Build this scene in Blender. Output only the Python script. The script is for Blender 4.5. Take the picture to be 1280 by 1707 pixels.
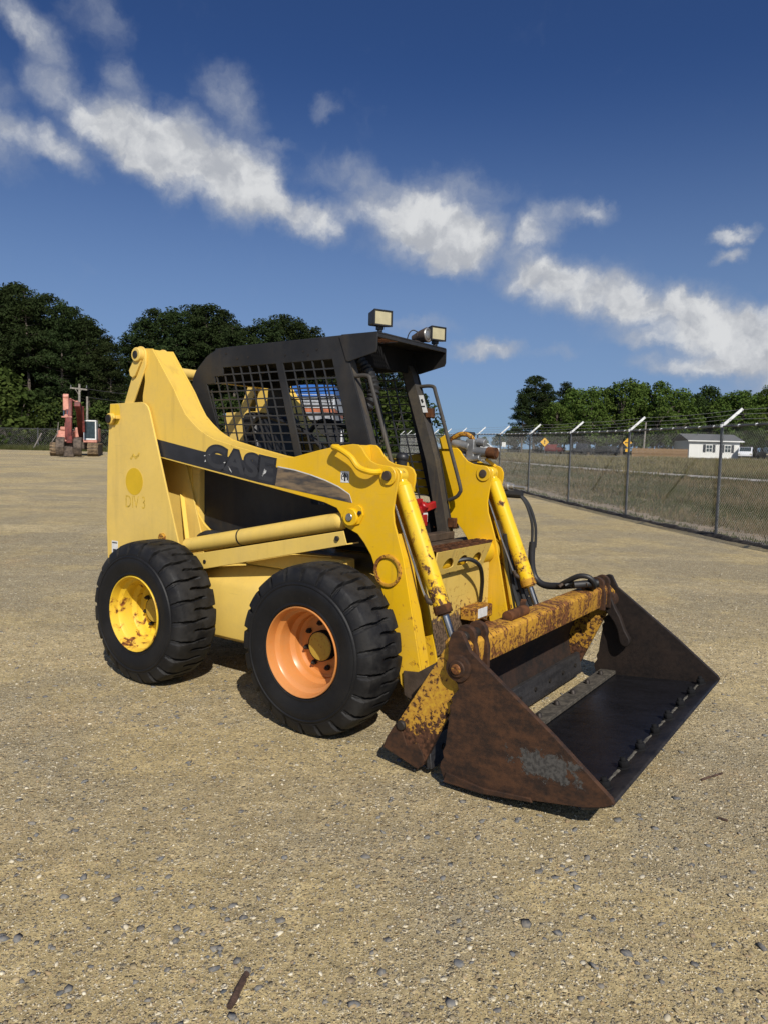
import bpy, bmesh, math, random
import numpy as np
from mathutils import Vector, Matrix, Quaternion
for o in list(bpy.data.objects): bpy.data.objects.remove(o)
SC = bpy.context.scene
COL = SC.collection
R = math.radians
RNG = np.random.default_rng(11)
random.seed(5)

# ------------------------------------------------------------------ camera
CAM_H, FPX, PITCH, ROLL = 1.537, 1230.8, R(4.662), R(1.313)
cam_d = bpy.data.cameras.new('camera'); cam = bpy.data.objects.new('camera', cam_d); COL.objects.link(cam)
cam_d.sensor_fit = 'VERTICAL'; cam_d.sensor_height = 36.0; cam_d.lens = 36.0 * FPX / 1707.0
cam_d.clip_start = .05; cam_d.clip_end = 3000
def cam_axes():
    cp, sp = math.cos(PITCH), math.sin(PITCH); c, s = math.cos(ROLL), math.sin(ROLL)
    f = Vector((0, cp, -sp)); r = Vector((1, 0, 0)); u = Vector((0, sp, cp))
    return c * r + s * u, c * u - s * r, f
AX_R, AX_U, AX_F = cam_axes()
cam.matrix_world = Matrix(((AX_R.x, AX_U.x, -AX_F.x, 0), (AX_R.y, AX_U.y, -AX_F.y, 0), (AX_R.z, AX_U.z, -AX_F.z, CAM_H), (0, 0, 0, 1)))
SC.camera = cam
def ray(px, py):                       # direction in the world of a point noted on the photograph
    return AX_F + AX_R * ((px - 640) / FPX) + AX_U * ((853.5 - py) / FPX)

# ------------------------------------------------------------------ sun, sky, exposure
SUN_EL, SUN_AZ = R(40), R(15)          # sun stands behind the camera and to its right
sun_vec = Vector((math.sin(SUN_AZ) * math.cos(SUN_EL), -math.cos(SUN_AZ) * math.cos(SUN_EL), math.sin(SUN_EL)))
sd = bpy.data.lights.new('sun', 'SUN'); sun = bpy.data.objects.new('sun', sd); COL.objects.link(sun)
sd.energy = 4.6; sd.angle = R(.53); sd.color = (1, .945, .86)
sun.rotation_euler = sun_vec.to_track_quat('Z', 'Y').to_euler(); sun.location = (8, -20, 30)
SC.view_settings.view_transform = 'Standard'; SC.view_settings.look = 'None'
SC.view_settings.exposure = 0.0; SC.view_settings.gamma = 1.0; SC.view_settings.use_curve_mapping = False
SC.cycles.use_denoising = True
SC.cycles.max_bounces = 5; SC.cycles.diffuse_bounces = 2; SC.cycles.glossy_bounces = 2; SC.cycles.transmission_bounces = 4
SC.cycles.caustics_reflective = False; SC.cycles.caustics_refractive = False

class NT:                              # small helper around a node tree
    def __init__(s, t): s.t = t; s.t.nodes.clear()
    def n(s, typ, **kw):
        nd = s.t.nodes.new(typ)
        for k, v in kw.items(): setattr(nd, k, v)
        return nd
    def set(s, sock, v):
        if isinstance(v, bpy.types.NodeSocket): s.t.links.new(v, sock)
        elif isinstance(v, (tuple, list)) and len(v) == 3 and sock.type == 'RGBA': sock.default_value = (*v, 1)
        else: sock.default_value = v
    def m(s, op, a, b=None, c=None, clamp=False):
        nd = s.n('ShaderNodeMath', operation=op, use_clamp=clamp)
        for i, v in enumerate((a, b, c)):
            if v is not None: s.set(nd.inputs[i], v)
        return nd.outputs[0]
    def v(s, op, a, b=None, sc=None):
        nd = s.n('ShaderNodeVectorMath', operation=op)
        s.set(nd.inputs[0], a)
        if b is not None: s.set(nd.inputs[1], b)
        if sc is not None: s.set(nd.inputs[3], sc)
        return nd.outputs['Value'] if op in ('DOT_PRODUCT', 'LENGTH', 'DISTANCE') else nd.outputs[0]
    def noise(s, vec, scale, detail=4, rough=.55, dist=0, col=False):
        nd = s.n('ShaderNodeTexNoise'); s.set(nd.inputs['Vector'], vec)
        nd.inputs['Scale'].default_value = scale; nd.inputs['Detail'].default_value = detail
        nd.inputs['Roughness'].default_value = rough; nd.inputs['Distortion'].default_value = dist
        return nd.outputs['Color'] if col else nd.outputs['Fac']
    def vor(s, vec, scale, feature='F1', out='Distance', rand=1):
        nd = s.n('ShaderNodeTexVoronoi', feature=feature); s.set(nd.inputs['Vector'], vec)
        nd.inputs['Scale'].default_value = scale; nd.inputs['Randomness'].default_value = rand
        return nd.outputs[out]
    def ss(s, x, lo, hi, a=0, b=1):
        nd = s.n('ShaderNodeMapRange', interpolation_type='SMOOTHSTEP')
        s.set(nd.inputs[0], x); s.set(nd.inputs[1], lo); s.set(nd.inputs[2], hi); s.set(nd.inputs[3], a); s.set(nd.inputs[4], b)
        return nd.outputs[0]
    def mix(s, f, a, b, blend='MIX'):
        nd = s.n('ShaderNodeMix', data_type='RGBA', blend_type=blend)
        s.set(nd.inputs[0], f); s.set(nd.inputs[6], a); s.set(nd.inputs[7], b)
        return nd.outputs[2]
    def bump(s, h, strength, dist=.01):
        nd = s.n('ShaderNodeBump'); nd.inputs['Strength'].default_value = strength; nd.inputs['Distance'].default_value = dist
        s.set(nd.inputs['Height'], h); return nd.outputs[0]

def build_world():
    w = bpy.data.worlds.new('World'); SC.world = w; w.use_nodes = True
    T = NT(w.node_tree)
    sky = T.n('ShaderNodeTexSky', sky_type='NISHITA'); sky.sun_disc = False
    sky.sun_elevation = SUN_EL; sky.sun_rotation = math.atan2(sun_vec.x, sun_vec.y)
    sky.altitude = 50; sky.air_density = 1.0; sky.dust_density = 1.5; sky.ozone_density = 3.0
    tcd = T.n('ShaderNodeTexCoord').outputs['Generated']
    T.set(sky.inputs[0], T.v('NORMALIZE', T.v('ADD', tcd, (0, 0, .20))))
    base = T.v('SCALE', sky.outputs[0], sc=.079)
    gm = T.n('ShaderNodeGamma'); gm.inputs[1].default_value = 1.72; T.set(gm.inputs[0], base); base = T.v('SCALE', gm.outputs[0], sc=3.2)
    d = T.n('ShaderNodeTexCoord').outputs['Generated']
    base = T.v('MINIMUM', base, (.42, .47, .62))                                     # the glare round the sun stays moderate
    sz = T.n('ShaderNodeSeparateXYZ'); T.set(sz.inputs[0], d)
    base = T.mix(T.ss(sz.outputs[2], .46, -.05, 0, .8), base, (.25, .36, .50))      # haze towards the horizon, all round
    # ragged lookup direction
    n1 = T.v('SUBTRACT', T.noise(d, 7, 3, .5, col=True), (.5, .5, .5))
    n2 = T.v('SUBTRACT', T.noise(d, 26, 5, .62, col=True), (.5, .5, .5))
    dd = T.v('ADD', d, T.v('ADD', T.v('SCALE', n1, sc=.035), T.v('SCALE', n2, sc=.04)))
    blobs = [(25, 25, 60, 26, 42, .62), (75, 70, 55, 30, 42, .52), (95, 140, 40, 38, 0, .62), (205, 140, 34, 34, 25, .46), (20, 205, 70, 20, 28, .62), (100, 240, 60, 24, 25, .66), (185, 212, 62, 36, 10, 1.0),
             (250, 242, 84, 48, 16, 1.15), (330, 272, 95, 52, 20, 1.25), (400, 295, 60, 52, 25, 1.15), (460, 345, 60, 28, 20, 1.0), (525, 368, 46, 28, 15, 1.0), (385, 165, 48, 38, 30, .48), (570, 298, 75, 32, 10, .5), (620, 330, 45, 30, 0, .75), (575, 350, 40, 22, 0, .7), (860, 430, 34, 20, 20, .55), (1110, 560, 90, 26, 6, .7), (1250, 545, 60, 26, 0, .8),
             (690, 370, 80, 50, 10, 1.25), (770, 400, 62, 48, 10, 1.15), (755, 312, 75, 28, 8, .5), (745, 440, 42, 24, 0, .95), (893, 392, 36, 34, 0, .72), (935, 355, 40, 20, 10, .55), (990, 358, 34, 16, 5, .62),
             (915, 470, 62, 34, 8, 1.1), (985, 490, 80, 40, 8, 1.15), (1050, 510, 50, 32, 15, 1.0), (1140, 515, 60, 34, 8, 1.1), (1190, 548, 70, 36, 8, 1.15), (1265, 585, 80, 34, 8, 1.1), (1180, 605, 110, 18, 4, .8), (1080, 572, 50, 14, 4, .6), (1222, 391, 32, 12, 0, .85),
             (1208, 427, 24, 12, -15, .8), (815, 580, 52, 15, -4, .95), (540, 182, 24, 20, 0, .45), (165, 25, 42, 36, 10, .4), (930, 583, 50, 10, 2, .42), (700, 548, 60, 14, 5, .35), (455, 232, 34, 12, 8, .4),
             (1420, 640, 150, 50, 5, 1.1), (-160, 110, 150, 70, 25, 1.0), (-300, 330, 180, 60, 5, .9), (1560, 420, 150, 60, 0, .8), (500, -260, 240, 70, 10, .8)]
    env = None
    for (px, py, rx, ry, ang, st) in blobs:
        c = ray(px, py); L = c.length; c.normalize()
        a = R(-ang)
        e1 = AX_R * math.cos(a) + AX_U * math.sin(a); e2 = -AX_R * math.sin(a) + AX_U * math.cos(a)
        e1 = (e1 - c * e1.dot(c)).normalized(); e2 = (e2 - c * e2.dot(c)).normalized()
        k = FPX * L / 1.12
        q = T.n('ShaderNodeCombineXYZ')
        T.set(q.inputs[0], T.v('DOT_PRODUCT', dd, tuple(e1 * (k / rx))))
        T.set(q.inputs[1], T.v('DOT_PRODUCT', dd, tuple(e2 * (k / ry))))
        g = T.ss(T.v('LENGTH', q.outputs[0]), 1.75, 0.1, 0, st)
        env = g if env is None else T.m('MAXIMUM', T.m('MULTIPLY', T.m('ADD', env, g), .62), T.m('MAXIMUM', env, g))
    sep = T.n('ShaderNodeSeparateXYZ'); T.set(sep.inputs[0], d)
    front = T.ss(sep.outputs[1], -.05, .05)
    back = T.ss(T.noise(d, 3.2, 4, .55), .56, .72)
    env = T.m('ADD', T.m('MULTIPLY', env, front), T.m('MULTIPLY', T.m('MULTIPLY', back, T.m('SUBTRACT', 1, front)), T.ss(sep.outputs[2], .05, .2)))
    fb = T.noise(dd, 14, 5, .55, .1)
    fine = T.noise(dd, 48, 5, .58)
    dens = T.m('ADD', T.m('MULTIPLY', env, T.m('ADD', .62, T.m('MULTIPLY', fb, .76))), T.m('ADD', T.m('MULTIPLY', T.m('SUBTRACT', fb, .52), .55), T.m('MULTIPLY', T.m('SUBTRACT', fine, .5), .30)))
    alpha = T.ss(dens, .04, 1.02, 0, .98)
    up = T.v('ADD', dd, (.008, 0, .026))
    fb2 = T.noise(up, 14, 5, .55, .1)
    lit = T.ss(T.m('SUBTRACT', fb, fb2), -.16, .14)
    ccol = T.mix(lit, (.44, .46, .50), (.70, .71, .72))
    ccol = T.mix(T.ss(dens, .35, 1.0), (.36, .40, .48), ccol)
    out = T.mix(alpha, base, ccol)
    bg = T.n('ShaderNodeBackground'); T.set(bg.inputs[0], out); bg.inputs[1].default_value = 1.0
    o = T.n('ShaderNodeOutputWorld'); T.t.links.new(bg.outputs[0], o.inputs[0])
build_world()
SC.world.cycles.sampling_method = 'MANUAL'; SC.world.cycles.sample_map_resolution = 256

# ------------------------------------------------------------------ materials
MATS = {}
def newmat(name):
    m = bpy.data.materials.new(name); m.use_nodes = True
    T = NT(m.node_tree)
    b = T.n('ShaderNodeBsdfPrincipled'); o = T.n('ShaderNodeOutputMaterial'); T.t.links.new(b.outputs[0], o.inputs[0])
    MATS[name] = m
    return m, T, b
def plain(name, col, rough=.6, metal=0, var=.18, scale=6, bump=.0, bscale=60, spec=.5, col2=None):
    m, T, b = newmat(name)
    tc = T.n('ShaderNodeTexCoord').outputs['Object']
    f = T.noise(tc, scale, 5, .6)
    c2 = col2 or tuple(min(1, c * (1 - 2 * var)) for c in col); c1 = tuple(min(1, c * (1 + var)) for c in col)
    T.set(b.inputs['Base Color'], T.mix(T.ss(f, .3, .7), c2, c1))
    T.set(b.inputs['Roughness'], T.m('ADD', rough - .08, T.m('MULTIPLY', T.noise(tc, scale * 3, 3), .16)))
    b.inputs['Metallic'].default_value = metal; b.inputs['Specular IOR Level'].default_value = spec
    if bump: T.set(b.inputs['Normal'], T.bump(T.noise(tc, bscale, 4), bump, .004))
    return m
def painted(name, col, fade=None, sky_sheen_x=None, chips=.62, z_rust=None, rust=(.10, .035, .014), rough=.42, cscale=26, grime=.25, big=0.0, coat=.06, halo=.05, wb=.28, drip=0, dust=.16):
    """worn paint: mottled, pale sky sheen painted in along x, chipped down to rust; more rust below z_rust=(z0,z1,amount)"""
    m, T, b = newmat(name)
    tc = T.n('ShaderNodeTexCoord').outputs['Object']
    sep = T.n('ShaderNodeSeparateXYZ'); T.set(sep.inputs[0], tc)
    base = T.mix(T.ss(T.noise(tc, 3.1, 4), .3, .7), tuple(c * .92 for c in col), col)
    if fade:  # fade is the paler colour that holds the painted sky sheen
        base = T.mix(T.ss(T.m('ADD', sep.outputs[0], T.m('MULTIPLY', T.m('SUBTRACT', T.noise(tc, 1.6, 3), .5), .7)), sky_sheen_x[0], sky_sheen_x[1]), fade, base)
    base = T.mix(T.ss(T.noise(tc, 1.1, 6, .65), .42, .66, 0, .28), base, tuple(min(1, c * 1.06 + .05) for c in col))
    sc_ = T.n('ShaderNodeMapping'); T.set(sc_.inputs[0], tc); sc_.inputs['Scale'].default_value = (3, 3, 70); sc_.inputs['Rotation'].default_value = (0, R(24), 0)
    base = T.mix(T.ss(T.noise(sc_.outputs[0], 1.3, 3, .5), .70, .74, 0, .35), base, tuple(c * .62 for c in col))
    # faint grime streaks running down
    mp = T.n('ShaderNodeMapping'); T.set(mp.inputs[0], tc); mp.inputs['Scale'].default_value = (14, 14, 1.2)
    st = T.noise(mp.outputs[0], 1, 4, .6)
    base = T.mix(T.ss(st, .52, .78, 0, grime), base, (.16, .11, .05))
    base = T.mix(T.ss(T.m('ADD', T.noise(tc, 2.3, 6, .7), T.m('MULTIPLY', T.noise(tc, 40, 4, .7), .35)), .58, .86, 0, dust), base, (.40, .31, .17))
    n = T.noise(tc, cscale, 8, .62, .4)
    n2 = T.noise(tc, 4.2, 4, .6)
    edge = T.m('ADD', T.m('MULTIPLY', n, 1 - wb), T.m('MULTIPLY', n2, wb))
    if drip:
        dm = T.n('ShaderNodeMapping'); T.set(dm.inputs[0], tc); dm.inputs['Scale'].default_value = (5, 28, 4); edge = T.m('ADD', edge, T.m('MULTIPLY', T.m('SUBTRACT', T.noise(dm.outputs[0], 1, 5, .65), .5), drip))
    if z_rust:
        edge = T.m('ADD', edge, T.ss(sep.outputs[2], z_rust[1], z_rust[0], 0, z_rust[2]))
    if big: edge = T.m('ADD', edge, big)
    mask = T.ss(edge, chips, chips + .035)
    halo = T.ss(edge, chips - halo, chips + .01)
    rc = T.mix(T.ss(T.noise(tc, 55, 5), .35, .65), tuple(c * .5 for c in rust), tuple(min(1, c * 1.9) for c in rust))
    base = T.mix(T.m('MULTIPLY', halo, .6), base, (.36, .155, .025))
    base = T.mix(mask, base, rc)
    T.set(b.inputs['Base Color'], base)
    T.set(b.inputs['Roughness'], T.m('ADD', T.m('MULTIPLY', mask, .85 - rough), T.m('ADD', rough - .06, T.m('MULTIPLY', T.noise(tc, 12, 3), .14))))
    b.inputs['Specular IOR Level'].default_value = .3; b.inputs['Coat Weight'].default_value = coat; b.inputs['Coat Roughness'].default_value = .3
    h = T.m('ADD', T.m('MULTIPLY', mask, -.6), T.m('MULTIPLY', T.noise(tc, 7, 3), .3))
    h = T.m('ADD', h, T.m('MULTIPLY', T.noise(tc, 2.2, 2), .9)); T.set(b.inputs['Normal'], T.bump(h, .4, .005))
    return m
YEL = (.78, .46, .008); YEL_SHEEN = (.76, .51, .095)  # second yellow holds the sky sheen painted onto the arm's rear
painted('yellow_paint', YEL, YEL_SHEEN, (-1.05, -.15), chips=.655, z_rust=(.2, .85, .11), grime=.22, wb=.35, cscale=30)
painted('yellow_panel', (.78, .54, .125), None, None, chips=.73, grime=.18, rough=.4)  # paler yellow with the sky sheen of the rear put into its colour
painted('yellow_cylinder', (.84, .54, .012), None, None, chips=.605, z_rust=(.60, 1.02, .10), rough=.32, coat=.2, cscale=26, wb=.33, rust=(.07, .032, .016))
painted('yellow_rim', (.80, .52, .035), None, None, chips=.585, rough=.45, cscale=16, rust=(.13, .045, .012))
painted('orange_rim', (.60, .225, .055), None, None, chips=.73, rough=.34, coat=.3)
painted('yellow_rust', (.60, .33, .02), None, None, chips=.485, cscale=60, rough=.75, rust=(.12, .046, .014), halo=.20, wb=.5, drip=.34, grime=.45)
painted('hub_yellow', (.50, .34, .05), None, None, chips=.60, cscale=70, rough=.7, rust=(.14, .07, .03), halo=.1, grime=.2)
painted('yellow_rust_heavy', (.56, .32, .02), None, None, chips=.535, z_rust=(.05, .34, .22), cscale=50, rough=.75, rust=(.060, .026, .013), halo=.12, wb=.45, drip=.22, grime=.35)
painted('yellow_dirty', (.66, .45, .10), None, None, chips=.60, z_rust=(.42, .62, .3), cscale=30, rough=.6, rust=(.10, .065, .04), grime=.4)
painted('black_cab', (.0155, .0155, .0165), None, None, chips=.78, rust=(.10, .06, .04), rough=.5, grime=.08, coat=.0, dust=.02)
painted('black_post', (.045, .041, .037), None, None, chips=.70, rust=(.07, .05, .036), rough=.6, grime=.5, coat=0, dust=.10)
plain('screen_black', (.03, .03, .031), .5, var=.1)
plain('dark_interior', (.012, .012, .013), .9, spec=.15)
plain('seat_vinyl', (.022, .022, .024), .5, bump=.2)
plain('rubber_hose', (.022, .022, .023), .55, bump=.2, bscale=90)
plain('plastic_black', (.02, .02, .021), .45)
plain('stripe_black', (.022, .022, .026), .42, var=.15, scale=9)
plain('stripe_letter', (.036, .036, .040), .32, var=.1)
plain('stripe_white', (.62, .62, .6), .6, var=.1)
plain('decal_gold', (.66, .42, .01), .45, var=.04)
plain('decal_gold_faint', (.62, .41, .05), .5, var=.2, scale=40)
plain('sticker_white', (.72, .72, .70), .45, var=.06, scale=30)
plain('sticker_ink', (.03, .03, .03), .5)
plain('chrome_rod', (.34, .345, .35), .28, metal=1, var=.05)
plain('steel_line', (.45, .44, .42), .35, metal=1)
plain('bolt_dark', (.05, .042, .036), .6, metal=.6, bump=.4)
plain('brown_pin', (.075, .052, .036), .7, metal=.2, bump=.4, scale=14)
plain('red_paint', (.38, .012, .014), .35)
plain('lens', (.46, .41, .25), .5, var=.05, scale=20)
plain('brown_rust', (.115, .046, .018), .9, bump=.6, bscale=80, col2=(.038, .018, .010), scale=16, spec=.2)
plain('alloy', (.38, .38, .37), .45, metal=.7, bump=.3)
def tail_mat():
    m, T, b = newmat('stripe_tail')
    tc = T.n('ShaderNodeTexCoord').outputs['Object']
    mp = T.n('ShaderNodeMapping'); T.set(mp.inputs[0], tc); mp.inputs['Scale'].default_value = (3, 3, 16); mp.inputs['Rotation'].default_value = (0, R(-14), 0)
    f = T.noise(mp.outputs[0], 1.6, 5, .6)
    T.set(b.inputs['Base Color'], T.mix(T.ss(f, .35, .62), (.045, .042, .042), (.22, .155, .09)))
    T.set(b.inputs['Roughness'], .45)
tail_mat()
def rubber_mat():
    m, T, b = newmat('tyre_rubber')
    tc = T.n('ShaderNodeTexCoord').outputs['Object']
    sep = T.n('ShaderNodeSeparateXYZ'); T.set(sep.inputs[0], tc)
    cx = T.n('ShaderNodeCombineXYZ'); T.set(cx.inputs[0], sep.outputs[0]); T.set(cx.inputs[2], sep.outputs[2])
    r = T.v('LENGTH', cx.outputs[0])
    dust = T.m('MULTIPLY', T.ss(r, .38, .45), T.ss(T.noise(tc, 9, 6, .65), .36, .70))
    low = T.ss(T.m('ADD', sep.outputs[2], 0), -.30, -.46)
    base = T.mix(T.ss(T.noise(tc, 5, 4), .3, .7), (.006, .006, .007), (.011, .011, .012))
    base = T.mix(T.m('MULTIPLY', dust, .38), base, (.06, .056, .05))
    film = T.ss(T.noise(tc, 3, 6, .7), .45, .75, 0, .12)
    base = T.mix(film, base, (.055, .050, .042))
    scuff = T.ss(T.noise(tc, 42, 6, .7), .66, .74)
    base = T.mix(T.m('MULTIPLY', scuff, .5), base, (.11, .105, .095))
    T.set(b.inputs['Base Color'], base)
    T.set(b.inputs['Roughness'], T.m('ADD', .55, T.m('MULTIPLY', dust, .35)))
    b.inputs['Specular IOR Level'].default_value = .28
    T.set(b.inputs['Normal'], T.bump(T.m('ADD', T.noise(tc, 60, 5), T.m('MULTIPLY', T.noise(tc, 14, 3), 1.2)), .3, .004))
rubber_mat()
def steel_mat(name, ca, cb, rough=.55, metal=.3, patch=None, streak=(1, 1, 1), z_blue=None):
    m, T, b = newmat(name)
    tc = T.n('ShaderNodeTexCoord').outputs['Object']
    mp = T.n('ShaderNodeMapping'); T.set(mp.inputs[0], tc); mp.inputs['Scale'].default_value = streak
    f = T.noise(mp.outputs[0], 6, 7, .65)
    g = T.noise(tc, 38, 7, .7)
    base = T.mix(T.ss(T.m('ADD', T.m('MULTIPLY', f, .6), T.m('MULTIPLY', g, .4)), .36, .64), ca, cb)
    rg = T.m('ADD', rough - .1, T.m('MULTIPLY', g, .25))
    h = T.m('ADD', T.m('MULTIPLY', g, .5), f)
    if patch:
        pc, ctr, rad = patch
        dd = T.v('LENGTH', T.v('MULTIPLY', T.v('SUBTRACT', tc, ctr), rad))
        mk = T.ss(T.m('ADD', dd, T.m('MULTIPLY', T.m('SUBTRACT', T.noise(tc, 16, 7, .75), .5), 4.2)), 1.05, .85)
        base = T.mix(mk, base, T.mix(T.ss(T.noise(tc, 60, 5), .35, .6), tuple(c * .45 for c in pc), pc)); rg = T.m('ADD', rg, T.m('MULTIPLY', mk, .3)); h = T.m('ADD', h, T.m('MULTIPLY', mk, 1.5))
    T.set(b.inputs['Base Color'], base); T.set(b.inputs['Roughness'], rg); b.inputs['Metallic'].default_value = metal
    T.set(b.inputs['Normal'], T.bump(h, .4, .004))
    return m
steel_mat('bucket_side', (.017, .008, .0042), (.078, .032, .012), .75, .1, patch=((.082, .077, .070), (1.41, -1.06, .20), (7.5, 1, 18.0)), streak=(1.5, 1, 3.2))
steel_mat('bucket_inner', (.011, .008, .007), (.028, .018, .013), .55, .2)
steel_mat('bucket_floor', (.0085, .0085, .010), (.017, .017, .021), .36, .3, streak=(.7, 2, 1))
steel_mat('bucket_edge', (.011, .010, .010), (.036, .031, .028), .5, .3)
steel_mat('blade_steel', (.020, .019, .020), (.048, .045, .045), .55, .25, streak=(1, .4, 4))
steel_mat('mould_back', (.007, .005, .004), (.036, .016, .008), .8, .0)  # mouldboard colour darkened to hold the shade it lies in
plain('weld_dust', (.13, .118, .092), .9, var=.3, scale=30, bump=.5)
plain('strip_soil', (.075, .064, .048), .9, var=.3, scale=20, bump=.6)

# ------------------------------------------------------------------ geometry helpers
def link(name, me, mat=None, parent=None, label=None):
    o = bpy.data.objects.new(name, me); COL.objects.link(o)
    if mat is not None and me is not None:
        me.materials.append(MATS[mat] if isinstance(mat, str) else mat)
    if parent is not None: o.parent = parent
    if label: o['label'] = label
    return o
def thing(o, label, cat, group=None, kind=None):
    if label: o['label'] = label
    if cat: o['category'] = cat
    if group: o['group'] = group
    if kind: o['kind'] = kind
    return o
def empty(name, loc=(0, 0, 0), rz=0, parent=None):
    o = bpy.data.objects.new(name, None); COL.objects.link(o); o.location = loc; o.rotation_euler = (0, 0, rz)
    o.empty_display_size = .1
    if parent is not None: o.parent = parent
    return o
def basis(d):
    d = Vector(d).normalized(); a = Vector((0, 0, 1)) if abs(d.z) < .9 else Vector((1, 0, 0))
    u = d.cross(a).normalized(); return u, d.cross(u).normalized(), d
class G:
    def __init__(s): s.v = []; s.f = []
    def add(s, vs, fs):
        k = len(s.v); s.v += [tuple(x) for x in vs]; s.f += [tuple(i + k for i in f) for f in fs]; return s
    def box(s, x0, x1, y0, y1, z0, z1):
        return s.add([(x0, y0, z0), (x1, y0, z0), (x1, y1, z0), (x0, y1, z0), (x0, y0, z1), (x1, y0, z1), (x1, y1, z1), (x0, y1, z1)],
                     [(3, 2, 1, 0), (4, 5, 6, 7), (0, 1, 5, 4), (1, 2, 6, 5), (2, 3, 7, 6), (3, 0, 4, 7)])
    def bar(s, p0, p1, w, h, up=(0, 0, 1)):
        p0, p1 = Vector(p0), Vector(p1); d = (p1 - p0).normalized(); u = Vector(up); a = d.cross(u).normalized() * (w / 2); b = a.cross(d).normalized() * (h / 2)
        vs = [p + i * a + j * b for p in (p0, p1) for i, j in ((-1, -1), (1, -1), (1, 1), (-1, 1))]
        return s.add(vs, [(0, 1, 2, 3), (7, 6, 5, 4), (0, 4, 5, 1), (1, 5, 6, 2), (2, 6, 7, 3), (3, 7, 4, 0)])
    def cyl(s, p0, p1, r0, r1=None, n=20, caps=True):
        r1 = r0 if r1 is None else r1; p0, p1 = Vector(p0), Vector(p1); u, w, d = basis(p1 - p0)
        vs = [p + (u * math.cos(2 * math.pi * i / n) + w * math.sin(2 * math.pi * i / n)) * r for p, r in ((p0, r0), (p1, r1)) for i in range(n)]
        fs = [(i, (i + 1) % n, n + (i + 1) % n, n + i) for i in range(n)]
        if caps: fs += [tuple(range(n - 1, -1, -1)), tuple(range(n, 2 * n))]
        return s.add(vs, fs)
    def tube(s, pts, r, n=10, caps=True):
        pts = [Vector(p) for p in pts]; vs = []; u = None
        for i, p in enumerate(pts):
            d = (pts[min(i + 1, len(pts) - 1)] - pts[max(i - 1, 0)]).normalized()
            if u is None: u = basis(d)[0]
            else: u = (u - d * u.dot(d)).normalized()
            w = d.cross(u); rr = r[i] if isinstance(r, (list, tuple)) else r
            vs += [p + (u * math.cos(2 * math.pi * k / n) + w * math.sin(2 * math.pi * k / n)) * rr for k in range(n)]
        fs = [(i * n + k, i * n + (k + 1) % n, (i + 1) * n + (k + 1) % n, (i + 1) * n + k) for i in range(len(pts) - 1) for k in range(n)]
        if caps: fs += [tuple(range(n - 1, -1, -1)), tuple(range((len(pts) - 1) * n, len(pts) * n))]
        return s.add(vs, fs)
    def lathe(s, prof, n=48, org=(0, 0, 0)):          # prof: (axial y, radius) about the Y axis
        vs = [(org[0] + r * math.cos(2 * math.pi * k / n), org[1] + y, org[2] + r * math.sin(2 * math.pi * k / n)) for y, r in prof for k in range(n)]
        fs = [(i * n + k, i * n + (k + 1) % n, (i + 1) * n + (k + 1) % n, (i + 1) * n + k) for i in range(len(prof) - 1) for k in range(n)]
        return s.add(vs, fs)
    def prism(s, pts, y0, y1):                        # pts in x,z
        n = len(pts); vs = [(x, y, z) for y in (y0, y1) for x, z in pts]
        return s.add(vs, [tuple(range(n)), tuple(range(2 * n - 1, n - 1, -1))] + [(i, n + i, n + (i + 1) % n, (i + 1) % n) for i in range(n)])
    def sphere(s, c, r, n=10, m=7, sq=(1, 1, 1)):
        c = Vector(c); vs = [c + Vector((0, 0, r * sq[2]))]
        for j in range(1, m):
            t = math.pi * j / m
            vs += [c + Vector((r * sq[0] * math.sin(t) * math.cos(2 * math.pi * k / n), r * sq[1] * math.sin(t) * math.sin(2 * math.pi * k / n), r * sq[2] * math.cos(t))) for k in range(n)]
        vs.append(c - Vector((0, 0, r * sq[2])))
        fs = [(0, 1 + k, 1 + (k + 1) % n) for k in range(n)]
        for j in range(m - 2): fs += [(1 + j * n + k, 1 + (j + 1) * n + k, 1 + (j + 1) * n + (k + 1) % n, 1 + j * n + (k + 1) % n) for k in range(n)]
        e = len(vs) - 1; fs += [(e, 1 + (m - 2) * n + (k + 1) % n, 1 + (m - 2) * n + k) for k in range(n)]
        return s.add(vs, fs)
    def mesh_in(s, me):
        s.add([v.co for v in me.vertices], [p.vertices for p in me.polygons]); return s
    def mesh(s, name='mesh', bevel=0, smooth=35, seg=1):
        me = bpy.data.meshes.new(name); me.from_pydata(s.v, [], s.f)
        bm = bmesh.new(); bm.from_mesh(me); bmesh.ops.recalc_face_normals(bm, faces=bm.faces)
        if bevel:
            es = [e for e in bm.edges if len(e.link_faces) == 2 and e.calc_face_angle(0) > R(38)]
            bmesh.ops.bevel(bm, geom=es, offset=bevel, segments=seg, affect='EDGES', clamp_overlap=True, profile=.6)
        bm.to_mesh(me); bm.free()
        if smooth:
            me.polygons.foreach_set('use_smooth', [True] * len(me.polygons)); me.set_sharp_from_angle(angle=R(smooth))
        return me
    def build(s, name, mat, parent=None, bevel=0, smooth=35, label=None, seg=1):
        return link(name, s.mesh(name, bevel, smooth, seg), mat, parent, label)
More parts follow.
